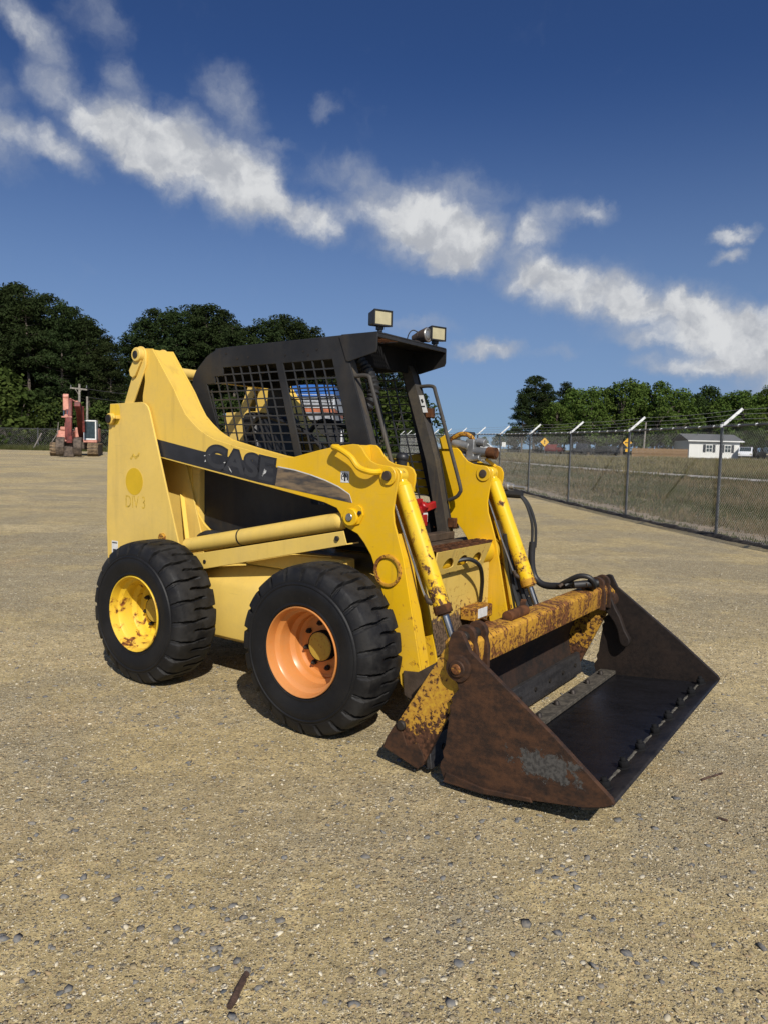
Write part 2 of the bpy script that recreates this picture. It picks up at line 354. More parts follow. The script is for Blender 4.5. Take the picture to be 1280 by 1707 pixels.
def plate_mesh(pts, y0, y1, holes=(), bev=.003, axes='xz'):
    """a sheet with holes: outline in two axes, thickness along the third, edges rounded"""
    cu = bpy.data.curves.new('c', 'CURVE'); cu.dimensions = '2D'; cu.fill_mode = 'BOTH'
    for poly in (pts, *holes):
        sp = cu.splines.new('POLY'); sp.points.add(len(poly) - 1)
        for i, q in enumerate(poly): sp.points[i].co = (q[0], q[1], 0, 1)
        sp.use_cyclic_u = True
    cu.extrude = max(1e-4, abs(y1 - y0) / 2 - bev); cu.bevel_depth = bev; cu.bevel_resolution = 1; cu.offset = -bev
    t = bpy.data.objects.new('t', cu); me = bpy.data.meshes.new_from_object(t)
    bpy.data.objects.remove(t); bpy.data.curves.remove(cu)
    ym = (y0 + y1) / 2
    for v in me.vertices:
        a, b, c = v.co
        v.co = {'xz': (a, ym - c, b), 'yz': (ym + c, a, b), 'xy': (a, b, ym + c)}[axes]
    me.materials.clear()
    return me
def plate(name, pts, y0, y1, mat, parent=None, holes=(), bev=.003, axes='xz', label=None):
    me = plate_mesh(pts, y0, y1, holes, bev, axes)
    me.polygons.foreach_set('use_smooth', [True] * len(me.polygons)); me.set_sharp_from_angle(angle=R(32))
    return link(name, me, mat, parent, label)
def text(name, body, mat, parent, loc, rot, size, sx=1, extrude=.0006, bold=0, align='CENTER'):
    cu = bpy.data.curves.new('t', 'FONT'); cu.body = body; cu.size = size; cu.extrude = extrude; cu.align_x = align; cu.align_y = 'CENTER'; cu.offset = bold
    t = bpy.data.objects.new('t', cu); me = bpy.data.meshes.new_from_object(t); bpy.data.objects.remove(t); bpy.data.curves.remove(cu)
    me.materials.clear()
    M = Matrix.Translation(loc) @ rot.to_4x4() @ Matrix.Diagonal((sx, 1, 1, 1)); me.transform(M)
    return link(name, me, mat, parent)
def circ(cx, cz, r, n=24, a0=0, a1=360):
    return [(cx + r * math.cos(R(a0 + (a1 - a0) * i / n)), cz + r * math.sin(R(a0 + (a1 - a0) * i / n))) for i in range(n if a1 - a0 >= 360 else n + 1)]
def smooth_path(pts, k=6, closed=False):              # Catmull-Rom
    P = [Vector(p) for p in pts]; out = []; n = len(P)
    for i in range(n if closed else n - 1):
        p0 = P[(i - 1) % n] if closed or i > 0 else P[0]; p1 = P[i]; p2 = P[(i + 1) % n]; p3 = P[(i + 2) % n] if closed or i + 2 < n else P[-1]
        for j in range(k):
            t = j / k
            out.append(.5 * ((2 * p1) + (p2 - p0) * t + (2 * p0 - 5 * p1 + 4 * p2 - p3) * t * t + (3 * p1 - p0 - 3 * p2 + p3) * t ** 3))
    if not closed: out.append(P[-1])
    return out
def copy_tree(o, parent=None):
    c = o.copy(); COL.objects.link(c); c.parent = parent
    for ch in list(o.children): copy_tree(ch, c)
    return c

# ================================================================== the ground
def sp(t, w=3.0): return w * np.logaddexp(0, np.asarray(t, float) / w)
def hz(x, y):
    x = np.asarray(x, float); y = np.asarray(y, float)
    t = np.clip((x + 12) / 18, 0, 1); t = t * t * (3 - 2 * t)
    return np.minimum((.021 * sp(y - 13)) * (1 - t) + (.0187 * sp(y - 20)) * t, 3.2 + 0 * x)
def hzf(x, y): return float(hz(x, y))
FX0, FY0, FDX = 6.545, 14.49, -.1065               # the chain link fence: x = FX0 + FDX*(y-FY0)
def fence_x(y): return FX0 + FDX * (np.asarray(y, float) - FY0)
def sheet(name, us, vs, fn, mat, kind='structure'):
    """grid over u,v mapped by fn(u,v) -> x,y,z"""
    U, V = np.meshgrid(np.asarray(us, float), np.asarray(vs, float)); X, Y, Z = fn(U, V)
    nu, nv = len(us), len(vs)
    co = np.stack([X, Y, Z], -1).reshape(-1, 3)
    i = np.arange(nu - 1)[None, :] + nu * np.arange(nv - 1)[:, None]
    f = np.stack([i, i + 1, i + nu + 1, i + nu], -1).reshape(-1, 4)
    me = bpy.data.meshes.new(name); me.from_pydata(co.tolist(), [], f.tolist()); me.polygons.foreach_set('use_smooth', [True] * len(me.polygons))
    o = link(name, me, mat); o['kind'] = kind
    return o
def gravel_mat():
    m, T, b = newmat('gravel')
    tc = T.n('ShaderNodeTexCoord').outputs['Object']
    big = T.noise(tc, .16, 5, .6); mid = T.noise(tc, .75, 6, .66, .4)
    base = T.mix(T.ss(big, .36, .64), (.385, .30, .145), (.47, .37, .185))
    # packed and loose areas: grey stony patches, paler scraped ones, rusty clay
    stony = T.ss(T.m('ADD', T.m('MULTIPLY', T.noise(tc, .30, 4, .6), .6), T.m('MULTIPLY', mid, .4)), .47, .56)
    base = T.mix(T.m('MULTIPLY', stony, .85), base, (.235, .208, .15))
    base = T.mix(T.ss(T.noise(tc, .47, 5, .65), .54, .68, 0, .5), base, (.56, .45, .245))
    base = T.mix(T.ss(T.noise(tc, .9, 4, .6), .57, .72, 0, .45), base, (.42, .275, .135))
    # faint curved wheel tracks
    mp = T.n('ShaderNodeMapping'); T.set(mp.inputs[0], tc); mp.inputs['Rotation'].default_value = (0, 0, R(-28)); mp.inputs['Scale'].default_value = (.05, .62, 1)
    trk = T.noise(mp.outputs[0], 1.0, 4, .5, .6)
    base = T.mix(T.ss(trk, .52, .60, 0, .50), base, (.53, .43, .255)); base = T.mix(T.ss(trk, .46, .38, 0, .45), base, (.27, .225, .145))
    for sc, lo, hi, am in ((5, .36, .64, .26), (17, .34, .66, .32), (60, .34, .66, .44)):
        base = T.mix(am, base, T.mix(T.ss(T.noise(tc, sc, 3, .65), lo, hi), T.mix(1, base, (.42, .40, .36), 'MULTIPLY'), T.mix(1, base, (1.75, 1.75, 1.75), 'MULTIPLY')))
    sand = T.noise(tc, 260, 2, .7)
    base = T.mix(T.ss(sand, .3, .72, 0, .75), base, T.mix(T.noise(tc, 120, 2), (.17, .13, .065), (.66, .53, .29)))
    hgt = T.m('MULTIPLY', sand, .2)
    for sc, lo, hi, amt, hh in ((38, .75, .78, .78, .55), (80, .57, .61, .78, .46), (170, .38, .46, .85, .32)):
        vc = T.n('ShaderNodeTexVoronoi', feature='F1'); T.set(vc.inputs['Vector'], tc); vc.inputs['Scale'].default_value = sc
        s3 = T.n('ShaderNodeSeparateXYZ'); T.set(s3.inputs[0], vc.outputs['Color'])
        on = T.ss(T.m('ADD', s3.outputs[0], T.m('MULTIPLY', stony, .30)), lo, hi)
        body = T.m('MULTIPLY', on, T.ss(vc.outputs['Distance'], .46, .36))
        cr = T.n('ShaderNodeValToRGB'); e = cr.color_ramp; e.interpolation = 'CONSTANT'
        cols = [(.23, .185, .105), (.46, .36, .19), (.16, .14, .105), (.60, .51, .32), (.34, .24, .12), (.22, .20, .16), (.74, .66, .48)]
        e.elements[0].color = (*cols[0], 1); e.elements[1].position = .15; e.elements[1].color = (*cols[1], 1)
        for i, c in enumerate(cols[2:]): k = e.elements.new(.3 + i * .14); k.color = (*c, 1)
        T.set(cr.inputs[0], s3.outputs[1])
        base = T.mix(T.m('MULTIPLY', body, amt), base, cr.outputs[0])
        hgt = T.m('ADD', hgt, T.m('MULTIPLY', T.m('MULTIPLY', on, T.ss(vc.outputs['Distance'], .5, .1)), hh))
    hgt = T.m('ADD', hgt, T.m('MULTIPLY', T.noise(tc, 9, 4, .6), 1.3))
    T.set(b.inputs['Base Color'], base); b.inputs['Roughness'].default_value = .95; b.inputs['Specular IOR Level'].default_value = .15
    T.set(b.inputs['Normal'], T.bump(hgt, .9, .012))
gravel_mat()
def field_mat():
    m, T, b = newmat('field_soil')
    tc = T.n('ShaderNodeTexCoord').outputs['Object']
    f = T.noise(tc, .16, 5, .6); g = T.noise(tc, 2.4, 6, .7)
    base = T.mix(T.ss(f, .35, .65), (.13, .12, .06), (.20, .16, .09)); base = T.mix(T.ss(g, .4, .7), base, (.10, .095, .045))
    T.set(b.inputs['Base Color'], base); b.inputs['Roughness'].default_value = 1; b.inputs['Specular IOR Level'].default_value = .05
    T.set(b.inputs['Normal'], T.bump(T.noise(tc, 9, 6, .7), .8, .05))
field_mat()
plain('verge_soil', (.075, .085, .032), 1, var=.3, scale=2, bump=.5, bscale=20)
plain('bare_earth', (.24, .185, .12), .95, var=.22, scale=2.5, bump=.7, bscale=60)
plain('asphalt', (.16, .155, .145), .9, var=.12, scale=3)
plain('track_gravel', (.34, .315, .27), .95, var=.15, scale=3)
plain('soil_shadow', (.055, .045, .035), 1, var=.35, scale=12, bump=.9, bscale=50)  # soil colour that also holds the shadow at the fence foot
NEARV = list(np.arange(-6, 12, .5)) + list(np.arange(12, 40, 1)) + list(np.arange(40, 130, 3)) + [140, 170, 220, 300, 450, 700]
us = [-500, -300, -180, -120, -90, -70] + list(np.arange(-60, -8, 2)) + list(np.arange(-8, 0.01, .5))
sheet('ground', us, NEARV, lambda U, V: (fence_x(V) + U, V, hz(fence_x(V) + U, V) + (.006 * np.sin(U * 1.7 + V * .9) + .008 * np.sin(.45 * U - .8 * V + .5 * np.sin(U * .3))) * np.clip((V - 7) / 6, 0, 1) * np.clip(-U / 2, 0, 1)), 'gravel')
# beyond the fence
us2 = list(np.arange(0, 12, .75)) + list(np.arange(12, 60, 3)) + [64, 70, 80, 100, 140, 200, 320, 500]
def field_z(X, Y):
    u = X - fence_x(Y)
    return hz(X, Y) - .22 * np.exp(-((u - 7) / 4.5) ** 2) * np.clip((60 - Y) / 30, 0, 1) + .05 * np.sin(X * .31 + Y * .17) * np.clip(u / 4, 0, 1)
sheet('field', us2, NEARV, lambda U, V: (fence_x(V) + U, V, field_z(fence_x(V) + U, V)), 'field_soil')
# bare strip of earth along the far side of the fence
sheet('earth_strip', [0.02, .3, .7, 1.1, 1.45], list(np.arange(4, 70, .6)), lambda U, V: (fence_x(V) + U * (1 + .22 * np.sin(V * .9) + .12 * np.sin(V * 2.3)), V, field_z(fence_x(V) + U, V) + .02), 'bare_earth')
# gravel track across the field and the road behind it
TRK = [(30, 25), (25.5, 32), (20.5, 40), (15.5, 50), (11.5, 60), (7, 75), (0, 100), (-8, 130)]
def ribbon(name, pts, w, mat, dz, zfn):
    P = smooth_path([(x, y, 0) for x, y in pts], 8); us = []; vs = []
    A = np.array([tuple(p) for p in P]); D = np.gradient(A, axis=0); Nn = np.stack([-D[:, 1], D[:, 0]], -1); Nn /= np.linalg.norm(Nn, axis=1)[:, None]
    k = np.linspace(-.5, .5, 5); X = A[:, None, 0] + Nn[:, None, 0] * k * w; Y = A[:, None, 1] + Nn[:, None, 1] * k * w
    Z = zfn(X, Y) + dz; co = np.stack([X, Y, Z], -1).reshape(-1, 3); n = 5
    f = [(i * n + j, i * n + j + 1, (i + 1) * n + j + 1, (i + 1) * n + j) for i in range(len(P) - 1) for j in range(n - 1)]
    me = bpy.data.meshes.new(name); me.from_pydata(co.tolist(), [], f); o = link(name, me, mat); o['kind'] = 'structure'; return o
ribbon('gravel_track', TRK, 1.7, 'track_gravel', .05, field_z)
ribbon('road', [(150, 92), (90, 97), (50, 101), (20, 104), (-10, 107), (-60, 112)], 7, 'asphalt', .05, field_z)
# woodland floor on the left
sheet('woodland_floor', list(np.linspace(-260, 4, 60)), list(np.arange(61, 150, 2.5)) + [200, 300], lambda U, V: (U, V + .8 * np.sin(U * .21) + .4 * np.sin(U * .7), hz(U, V) + .03 + .25 * np.clip((V - 61) / 6, 0, 1)), 'verge_soil')
# low ridge of soil and debris under the fence, shadow painted into its dark colour
def ridge():
    vs = []; fs = []; ys = np.arange(6, 66, .12); rr = np.random.default_rng(4)
    for i, y in enumerate(ys):
        w = .07 + .05 * rr.random(); h = .035 + .05 * rr.random(); x = float(fence_x(y)) + .03 * math.sin(y * 3)
        z = hzf(x, y)
        vs += [(x - w * 1.3, y, z - .02), (x - w * .4, y, z + h * .8), (x + w * .4, y, z + h), (x + w * 1.4, y, z - .02)]
        if i: fs += [(4 * i - 4 + k, 4 * i - 3 + k, 4 * i + 1 + k, 4 * i + k) for k in range(3)]
    G().add(vs, fs).build('soil_shadow_ridge', 'soil_shadow', None, 0, 0)['kind'] = 'structure'
ridge()
# loose stones
def stones(name, n, region, smin, smax, mat, seed, power=2.2, flat=.6, low=False):
    rr = np.random.default_rng(seed)
    t = (1 + 5 ** .5) / 2
    iv = np.array([(-1, t, 0), (1, t, 0), (-1, -t, 0), (1, -t, 0), (0, -1, t), (0, 1, t), (0, -1, -t), (0, 1, -t), (t, 0, -1), (t, 0, 1), (-t, 0, -1), (-t, 0, 1)]) / math.sqrt(1 + t * t)
    jf = np.array([(0, 11, 5), (0, 5, 1), (0, 1, 7), (0, 7, 10), (0, 10, 11), (1, 5, 9), (5, 11, 4), (11, 10, 2), (10, 7, 6), (7, 1, 8), (3, 9, 4), (3, 4, 2), (3, 2, 6), (3, 6, 8), (3, 8, 9), (4, 9, 5), (2, 4, 11), (6, 2, 10), (8, 6, 7), (9, 8, 1)])
    if low: iv = np.array([(1, 0, 0), (-.4, .9, 0), (-.5, -.85, .1), (.05, 0, 1), (0, .1, -.8)]); jf = np.array([(0, 1, 3), (1, 2, 3), (2, 0, 3), (1, 0, 4), (2, 1, 4), (0, 2, 4)])
    nvt = len(iv); x, y = region(rr, n); n = len(x)
    s = smin + (smax - smin) * rr.random(n) ** power
    V = iv[None] * (1 + .28 * rr.standard_normal((n, nvt, 1)).clip(-1.4, 1.4))
    V = V * np.stack([.75 + .6 * rr.random(n), .75 + .5 * rr.random(n), flat * (.6 + .6 * rr.random(n))], -1)[:, None, :]
    a = rr.random(n) * 6.283; c, q = np.cos(a)[:, None], np.sin(a)[:, None]
    X = V[..., 0] * c - V[..., 1] * q; Y = V[..., 0] * q + V[..., 1] * c
    tl = rr.standard_normal(n)[:, None] * .25; Zz = V[..., 2] + X * tl
    co = np.stack([X * s[:, None] / 2 + x[:, None], Y * s[:, None] / 2 + y[:, None], Zz * s[:, None] / 2 + hz(x, y)[:, None] + (s * .02)[:, None]], -1).reshape(-1, 3)
    f = (jf[None] + nvt * np.arange(n)[:, None, None]).reshape(-1, 3)
    me = bpy.data.meshes.new(name); me.vertices.add(len(co)); me.vertices.foreach_set('co', co.ravel().astype(np.float32))
    me.loops.add(f.size); me.loops.foreach_set('vertex_index', f.ravel().astype(np.int32)); me.polygons.add(len(f)); me.polygons.foreach_set('loop_start', np.arange(0, f.size, 3, dtype=np.int32))
    me.update(); me.validate()
    return link(name, me, mat)
def stone_mat(name, cols):
    m, T, b = newmat(name)
    gi = T.n('ShaderNodeNewGeometry').outputs['Random Per Island']; tc = T.n('ShaderNodeTexCoord').outputs['Object']
    cr = T.n('ShaderNodeValToRGB'); e = cr.color_ramp
    e.elements[0].color = (*cols[0], 1); e.elements[1].position = 1; e.elements[1].color = (*cols[-1], 1)
    for i, c in enumerate(cols[1:-1]): k = e.elements.new((i + 1) / (len(cols) - 1)); k.color = (*c, 1)
    T.set(cr.inputs[0], gi)
    T.set(b.inputs['Base Color'], T.mix(T.ss(T.noise(tc, 90, 4), .35, .7, 0, .5), cr.outputs[0], (.33, .28, .2)))
    b.inputs['Roughness'].default_value = .85; b.inputs['Specular IOR Level'].default_value = .3
stone_mat('stone_tan', [(.15, .125, .08), (.40, .31, .16), (.22, .18, .11), (.50, .40, .22), (.32, .22, .11), (.13, .12, .10), (.78, .70, .52), (.30, .24, .14)])
stone_mat('stone_blue', [(.075, .083, .092), (.12, .125, .13), (.16, .165, .165), (.10, .10, .10), (.20, .195, .18)])
def near_cone(y0, y1, pw, halfpx=700):
    def reg(rr, n):
        y = y0 + (y1 - y0) * rr.random(n) ** pw; x = (rr.random(n) * 2 - 1) * (y * halfpx / 1230 + .15)
        return x, y
    return reg
def patchy(y0, y1, pw):
    def reg(rr, n):
        k = 46; py = y0 + (y1 - y0) * rr.random(k) ** pw; pxx = (rr.random(k) * 2 - 1) * (py * .55)
        i = rr.integers(0, k, n); sp_ = .12 + .3 * rr.random(k)
        return pxx[i] + rr.standard_normal(n) * sp_[i], np.maximum(1.5, py[i] + rr.standard_normal(n) * sp_[i])
    return reg
thing(stones('fine_gravel', 90000, near_cone(1.55, 7, 1.5), .003, .013, 'stone_tan', 1, 2.2, .55, True), 'loose tan gravel scattered over the whole lot', 'gravel', kind='stuff')
thing(stones('coarse_gravel', 6500, near_cone(1.55, 9, 1.6), .009, .024, 'stone_tan', 2, 3.5, .5), 'coarser tan pebbles lying among the fine gravel', 'gravel', kind='stuff')
thing(stones('far_gravel', 30000, near_cone(5, 26, 1.6), .010, .028, 'stone_tan', 6, 2.5, .55, True), 'pale pebbles on the lot behind the loader', 'gravel', kind='stuff')
thing(stones('blue_stones', 1700, patchy(1.7, 6.0, 1.2), .006, .034, 'stone_blue', 3, 3.0, .45), 'blue grey crushed stones lying in loose patches', 'stones', kind='stuff')
thing(stones('grey_stones', 850, near_cone(1.55, 8, 1.3), .006, .034, 'stone_blue', 8, 4, .45), 'single grey stones spread over the lot', 'stones', kind='stuff')
thing(stones('gravel_patches', 16000, patchy(1.7, 11, 1.3), .005, .020, 'stone_tan', 14, 3.0, .55, True), 'loose pebbles gathered in rough patches on the lot', 'gravel', kind='stuff')
def stick(name, a, b, r, mat, lab):
    a, b = Vector(a), Vector(b); rr = random.Random(name); n = 9
    pts = [a.lerp(b, i / (n - 1)) + Vector((rr.uniform(-1, 1), rr.uniform(-1, 1), 0)) * r * .25 for i in range(n)]
    g = G().tube(pts, [r * (.75 + .3 * rr.random()) for _ in pts], 7); o = g.build(name, mat, None, 0, 30); thing(o, lab, 'stick'); return o
plain('bark_brown', (.075, .042, .028), .9, var=.3, scale=40, bump=.8, bscale=120)
stick('bark_stick', (-.392, 1.905, .012), (-.368, 2.035, .014), .0105, 'bark_brown', 'short dark brown bark stick lying on the gravel near the bottom')
stick('thin_twig', (1.545, 3.42, .008), (1.68, 3.50, .008), .006, 'bark_brown', 'thin dark twig on the gravel right of the bucket')
stick('small_chip', (1.46, 3.05, .006), (1.49, 3.03, .006), .006, 'bark_brown', 'small dark bark chip in front of the bucket lip')

# ================================================================== the skid steer loader
# machine axes: x forward, y to its left, z up; origin on the ground under the front axle
LOADER = empty('skid_steer_loader', (.1466, 4.6719, .035), R(-34.915))
thing(LOADER, 'yellow skid steer loader with black cab and open rusty bucket', 'skid loader')
def wheel_meshes():
    # tyre: outer face towards -y, width .337, radius .44; worn chevron lugs
    W, N, NL = .345, 704, 22
    side = [(.030, .243, 0), (.014, .250, 0), (.009, .258, 0), (.012, .267, 0), (.007, .290, 0), (.001, .325, 0), (.0, .350, 0), (.004, .360, 0), (.000, .366, 0), (.002, .372, 0), (.009, .377, 0), (.009, .386, .05), (.010, .394, .35), (.013, .404, .8), (.018, .420, 1), (.024, .433, 1), (.031, .444, 1)]
    prof = list(side); nt = 36
    for i in range(nt + 1):
        t = i / nt; y = .039 + (W - .078) * t; c = abs(2 * t - 1)
        prof.append((y, .466 - .013 * c ** 3, 1))
    prof += [(W - y, r, w) for y, r, w in reversed(side)]
    prof += [(W - .03, .236, 0), (.03, .236, 0)]
    sst = lambda e0, e1, x: (lambda t: t * t * (3 - 2 * t))(max(0., min(1., (x - e0) / (e1 - e0))))
    vs = []
    for (y, r, w) in prof:
        v = 2 * y / W - 1
        for k in range(N):
            a = k / N; rr = r
            if w:
                gro = 0.
                for (u, off) in ((v, 0.), (-v, .5)):
                    if u > .34: continue
                    g0 = .20 * abs(u + .12) - .05 * math.sin(6.5 * u)             # the groove's bend across the tread
                    f = (a * NL + off + g0) % 1.0; e = min(f, 1 - f)
                    wd = .040 + .085 * max(0., -u - .25)
                    gro = max(gro, (1 - sst(wd, wd + .024, e)) * (1 - sst(.16, .34, u)))
                    if u < -.62:                                                   # the lug steps down towards its heel at the shoulder
                        rr -= w * .011 * (1 - f) * min(1, (-u - .62) * 4)
                rr -= w * gro * .026
            vs.append((rr * math.cos(2 * math.pi * a), y, rr * math.sin(2 * math.pi * a)))
    n = len(prof)
    fs = [(i * N + k, i * N + (k + 1) % N, ((i + 1) % n) * N + (k + 1) % N, ((i + 1) % n) * N + k) for i in range(n) for k in range(N)]
    tyre = G().add(vs, fs).mesh('tyre', 0, 30)
    rim = G().lathe([(.040, .240), (.012, .246), (.006, .243), (.008, .238), (.020, .234), (.060, .231), (.070, .224), (.078, .209), (.092, .205), (.150, .201), (.164, .190), (.172, .180), (.200, .174), (.212, .160), (.216, .06), (.216, .001)], 72).mesh('rim', 0, 30)
    rimb = G().lathe([(W - .01, .246), (W - .05, .231), (.235, .20), (.224, .1), (.224, .001)], 40).mesh('rim_back', 0, 30)
    hub = G().lathe([(.216, .084), (.175, .082), (.168, .076), (.166, .06), (.167, .001)], 32).mesh('hub', 0, 30)
    nut = G().cyl((0, .216, 0), (0, .192, 0), .016, .015, 6).cyl((0, .192, 0), (0, .180, 0), .008, .007, 8).mesh('lug_nut', .002)
    return tyre, rim, rimb, hub, nut
WM = wheel_meshes()
def make_wheel(x, sgn, rim_mat, spin, label):
    w = empty('wheel', (x, sgn * 1.012, .428), 0, LOADER); w['label'] = label
    if sgn > 0: w.rotation_euler = (0, 0, math.pi)
    def sub(nm, me, mat):
        me = me.copy(); o = link(nm, me, mat, w); return o
    t = link('tyre', WM[0], None, w); t.rotation_euler = (0, spin, 0)
    if not WM[0].materials: WM[0].materials.append(MATS['tyre_rubber'])
    r = sub('rim', WM[1], rim_mat); sub('rim_back', WM[2], rim_mat); sub('hub', WM[3], 'hub_yellow')
    for k in range(8):
        a = 2 * math.pi * (k + .3) / 8
        o = link('lug_nut', WM[4], None, w); o.location = (.125 * math.cos(a), 0, .125 * math.sin(a))
    if not WM[4].materials: WM[4].materials.append(MATS['bolt_dark'])
make_wheel(0, -1, 'orange_rim', .1, 'front wheel with orange rim'); make_wheel(-1.421, -1, 'yellow_rim', .55, 'rear wheel with rusty yellow rim')
make_wheel(0, 1, 'orange_rim', 1.0, 'far front wheel'); make_wheel(-1.421, 1, 'yellow_rim', .3, 'far rear wheel')

# ---- chassis
def hull():
    sec = [(-.60, .27), (-.605, .60), (-.585, .635), (-.50, .745), (-.44, .76), (.44, .76), (.50, .745), (.585, .635), (.605, .60), (.60, .27), (.5, .22), (-.5, .22)]
    xs = [-2.10, .34]; n = len(sec); g = G()
    g.add([(x, y, z) for x in xs for y, z in sec], [tuple(range(n)), tuple(range(2 * n - 1, n - 1, -1))] + [(i, (i + 1) % n, n + (i + 1) % n, n + i) for i in range(n)])
    return g
hull().build('chassis', 'yellow_panel', LOADER, .012, seg=2)
for ax_, nm_ in ((0, 'front_axle'), (-1.421, 'rear_axle')):
    for s in (-1, 1): G().cyl((ax_, s * .60, .428), (ax_, s * .84, .428), .085, n=20).build(nm_, 'dark_interior', LOADER)
G().box(-.9, -.1, -.52, -.40, .755, .86).box(-.9, -.1, .40, .52, .755, .86).build('chassis_rail', 'yellow_panel', LOADER, .008)
G().box(-2.09, -1.45, -.43, .43, .77, 1.42).build('engine_cover', 'yellow_panel', LOADER, .03, seg=2)
G().box(-2.155, -2.10, -.60, .60, .55, 1.5).build('rear_door', 'yellow_panel', LOADER, .02, seg=2)
plate('front_plate', [(-.44, .30), (.44, .30), (.44, .80), (-.44, .80)], .345, .365, 'yellow_dirty', LOADER, axes='yz')
G().box(.37, .47, .06, .30, .475, .555).build('marker_lamp_box', 'yellow_rust', LOADER, .006)
G().box(.4705, .474, .10, .22, .49, .548).build('marker_sticker', 'sticker_white', LOADER, .001)
G().bar((.37, .29, .43), (.47, .36, .40), .05, .03).build('lamp_bracket', 'brown_rust', LOADER, .003)

# ---- rear towers
PANEL = [(-2.126, 1.80), (-1.775, 1.806), (-1.735, 1.797), (-1.705, 1.775), (-1.685, 1.74), (-1.374, .83), (-1.385, .60), (-2.165, .60), (-2.178, .95), (-2.165, 1.4)]
LINKP = [(-2.03, 1.70), (-1.885, 2.00), (-1.862, 2.07)] + circ(-1.806, 2.128, .062, 10, 175, 5) + [(-1.742, 2.06), (-1.895, 1.78), (-1.92, 1.70)]
for s in (-1, 1):
    t = plate('rear_panel', PANEL, s * .655, s * .669, 'yellow_panel', LOADER, label='pale rear side panel with DIV 3 decal' if s < 0 else 'pale far rear side panel')
    me = G().mesh_in(plate_mesh(PANEL, s * .445, s * .457)).mesh()
    link('tower_inner_plate', me, 'yellow_panel', LOADER)
    g = G().mesh_in(plate_mesh(LINKP, s * .640, s * .654)).mesh_in(plate_mesh(LINKP, s * .452, s * .466))
    g.prism([(-2.035, 1.70), (-1.89, 2.0), (-1.868, 2.07), (-1.850, 2.066), (-1.872, 1.995), (-2.012, 1.70)], s * .46, s * .645)
    tw = g.build('tower_link', 'yellow_panel', LOADER)
    G().prism([(-2.168, .60), (-2.13, 1.795), (-2.116, 1.795), (-2.154, .60)], s * .452, s * .66).build('tower_rear_web', 'yellow_panel', LOADER)
    b = G(); b.cyl((-1.806, s * .650, 2.13), (-1.806, s * .690, 2.13), .050, .048, 24); b.build('pin_boss', 'yellow_panel', LOADER, .004)
    G().cyl((-1.806, s * .690, 2.13), (-1.806, s * .697, 2.13), .026, n=16).build('pin', 'bolt_dark', LOADER, .002)
    plate('pin_keeper', [(-1.905, 2.03), (-1.895, 1.99), (-1.865, 1.975), (-1.835, 1.99), (-1.775, 2.085), (-1.80, 2.12), (-1.86, 2.09)], s * .655, s * .672, 'yellow_panel', LOADER, bev=.005)
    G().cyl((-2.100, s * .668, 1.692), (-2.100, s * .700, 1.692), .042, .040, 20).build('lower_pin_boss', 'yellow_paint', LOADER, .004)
    G().cyl((-2.100, s * .700, 1.692), (-2.100, s * .708, 1.692), .030, n=16).build('lower_pin', 'bolt_dark', LOADER, .002)
    G().box(-2.05, -2.01, s * .668, s * .70, 1.69, 1.715).cyl((-2.03, s * .70, 1.70), (-2.03, s * .715, 1.70), .014, n=6).build('pin_lock', 'yellow_paint', LOADER, .003)
    G().cyl((-1.541, s * .668, .885), (-1.541, s * .69, .885), .03, n=14).build('panel_bolt', 'yellow_rust', LOADER, .003)
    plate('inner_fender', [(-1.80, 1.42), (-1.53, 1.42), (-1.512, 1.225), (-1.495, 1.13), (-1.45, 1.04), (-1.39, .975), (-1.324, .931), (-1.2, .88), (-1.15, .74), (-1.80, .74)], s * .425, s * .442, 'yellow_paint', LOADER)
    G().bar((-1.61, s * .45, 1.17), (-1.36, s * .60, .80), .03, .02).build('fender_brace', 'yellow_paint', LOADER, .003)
    if s < 0:
        panel = t
        plate('fresh_paint', [(-2.122, 1.795), (-2.03, 1.797), (-2.012, 1.77), (-2.008, 1.70), (-2.03, 1.655), (-2.128, 1.645)], -.6697, -.669, 'yellow_cylinder', t, bev=.0001)
        # decals on the panel
        G().prism(circ(-1.853, 1.254, .095, 40), -.6705, -.669).build('round_decal', 'decal_gold', t, smooth=0, label='gold disc on the panel')
        rot = Matrix(((1, 0, 0), (0, 0, -1), (0, 1, 0)))
        text('lettering', 'DIV 3', 'decal_gold_faint', t, Vector((-1.842, -.6693, 1.105)), rot, .125, .78, .00012)
        plate('faded_emblem', [(-1.90, 1.415), (-1.88, 1.43), (-1.862, 1.452), (-1.848, 1.44), (-1.832, 1.43), (-1.815, 1.44), (-1.80, 1.462), (-1.79, 1.455), (-1.80, 1.432), (-1.822, 1.418), (-1.835, 1.41), (-1.85, 1.422), (-1.862, 1.43), (-1.885, 1.405)], -.6702, -.669, 'decal_gold_faint', t, bev=.0001)
        st = G().box(-2.115, -2.045, -.6705, -.669, .70, .815).build('sticker', 'sticker_white', t, 0, 0)
        G().box(-2.108, -2.052, -.6715, -.6706, .797, .805).build('sticker_print', 'sticker_ink', t, 0, 0); G().box(-2.10, -2.066, -.6715, -.6706, .72, .755).build('sticker_print', 'sticker_ink', t, 0, 0)
G().cyl((-1.745, -.46, 2.03), (-1.745, .46, 2.03), .040, n=24).build('rear_cross_tube', 'yellow_panel', LOADER)

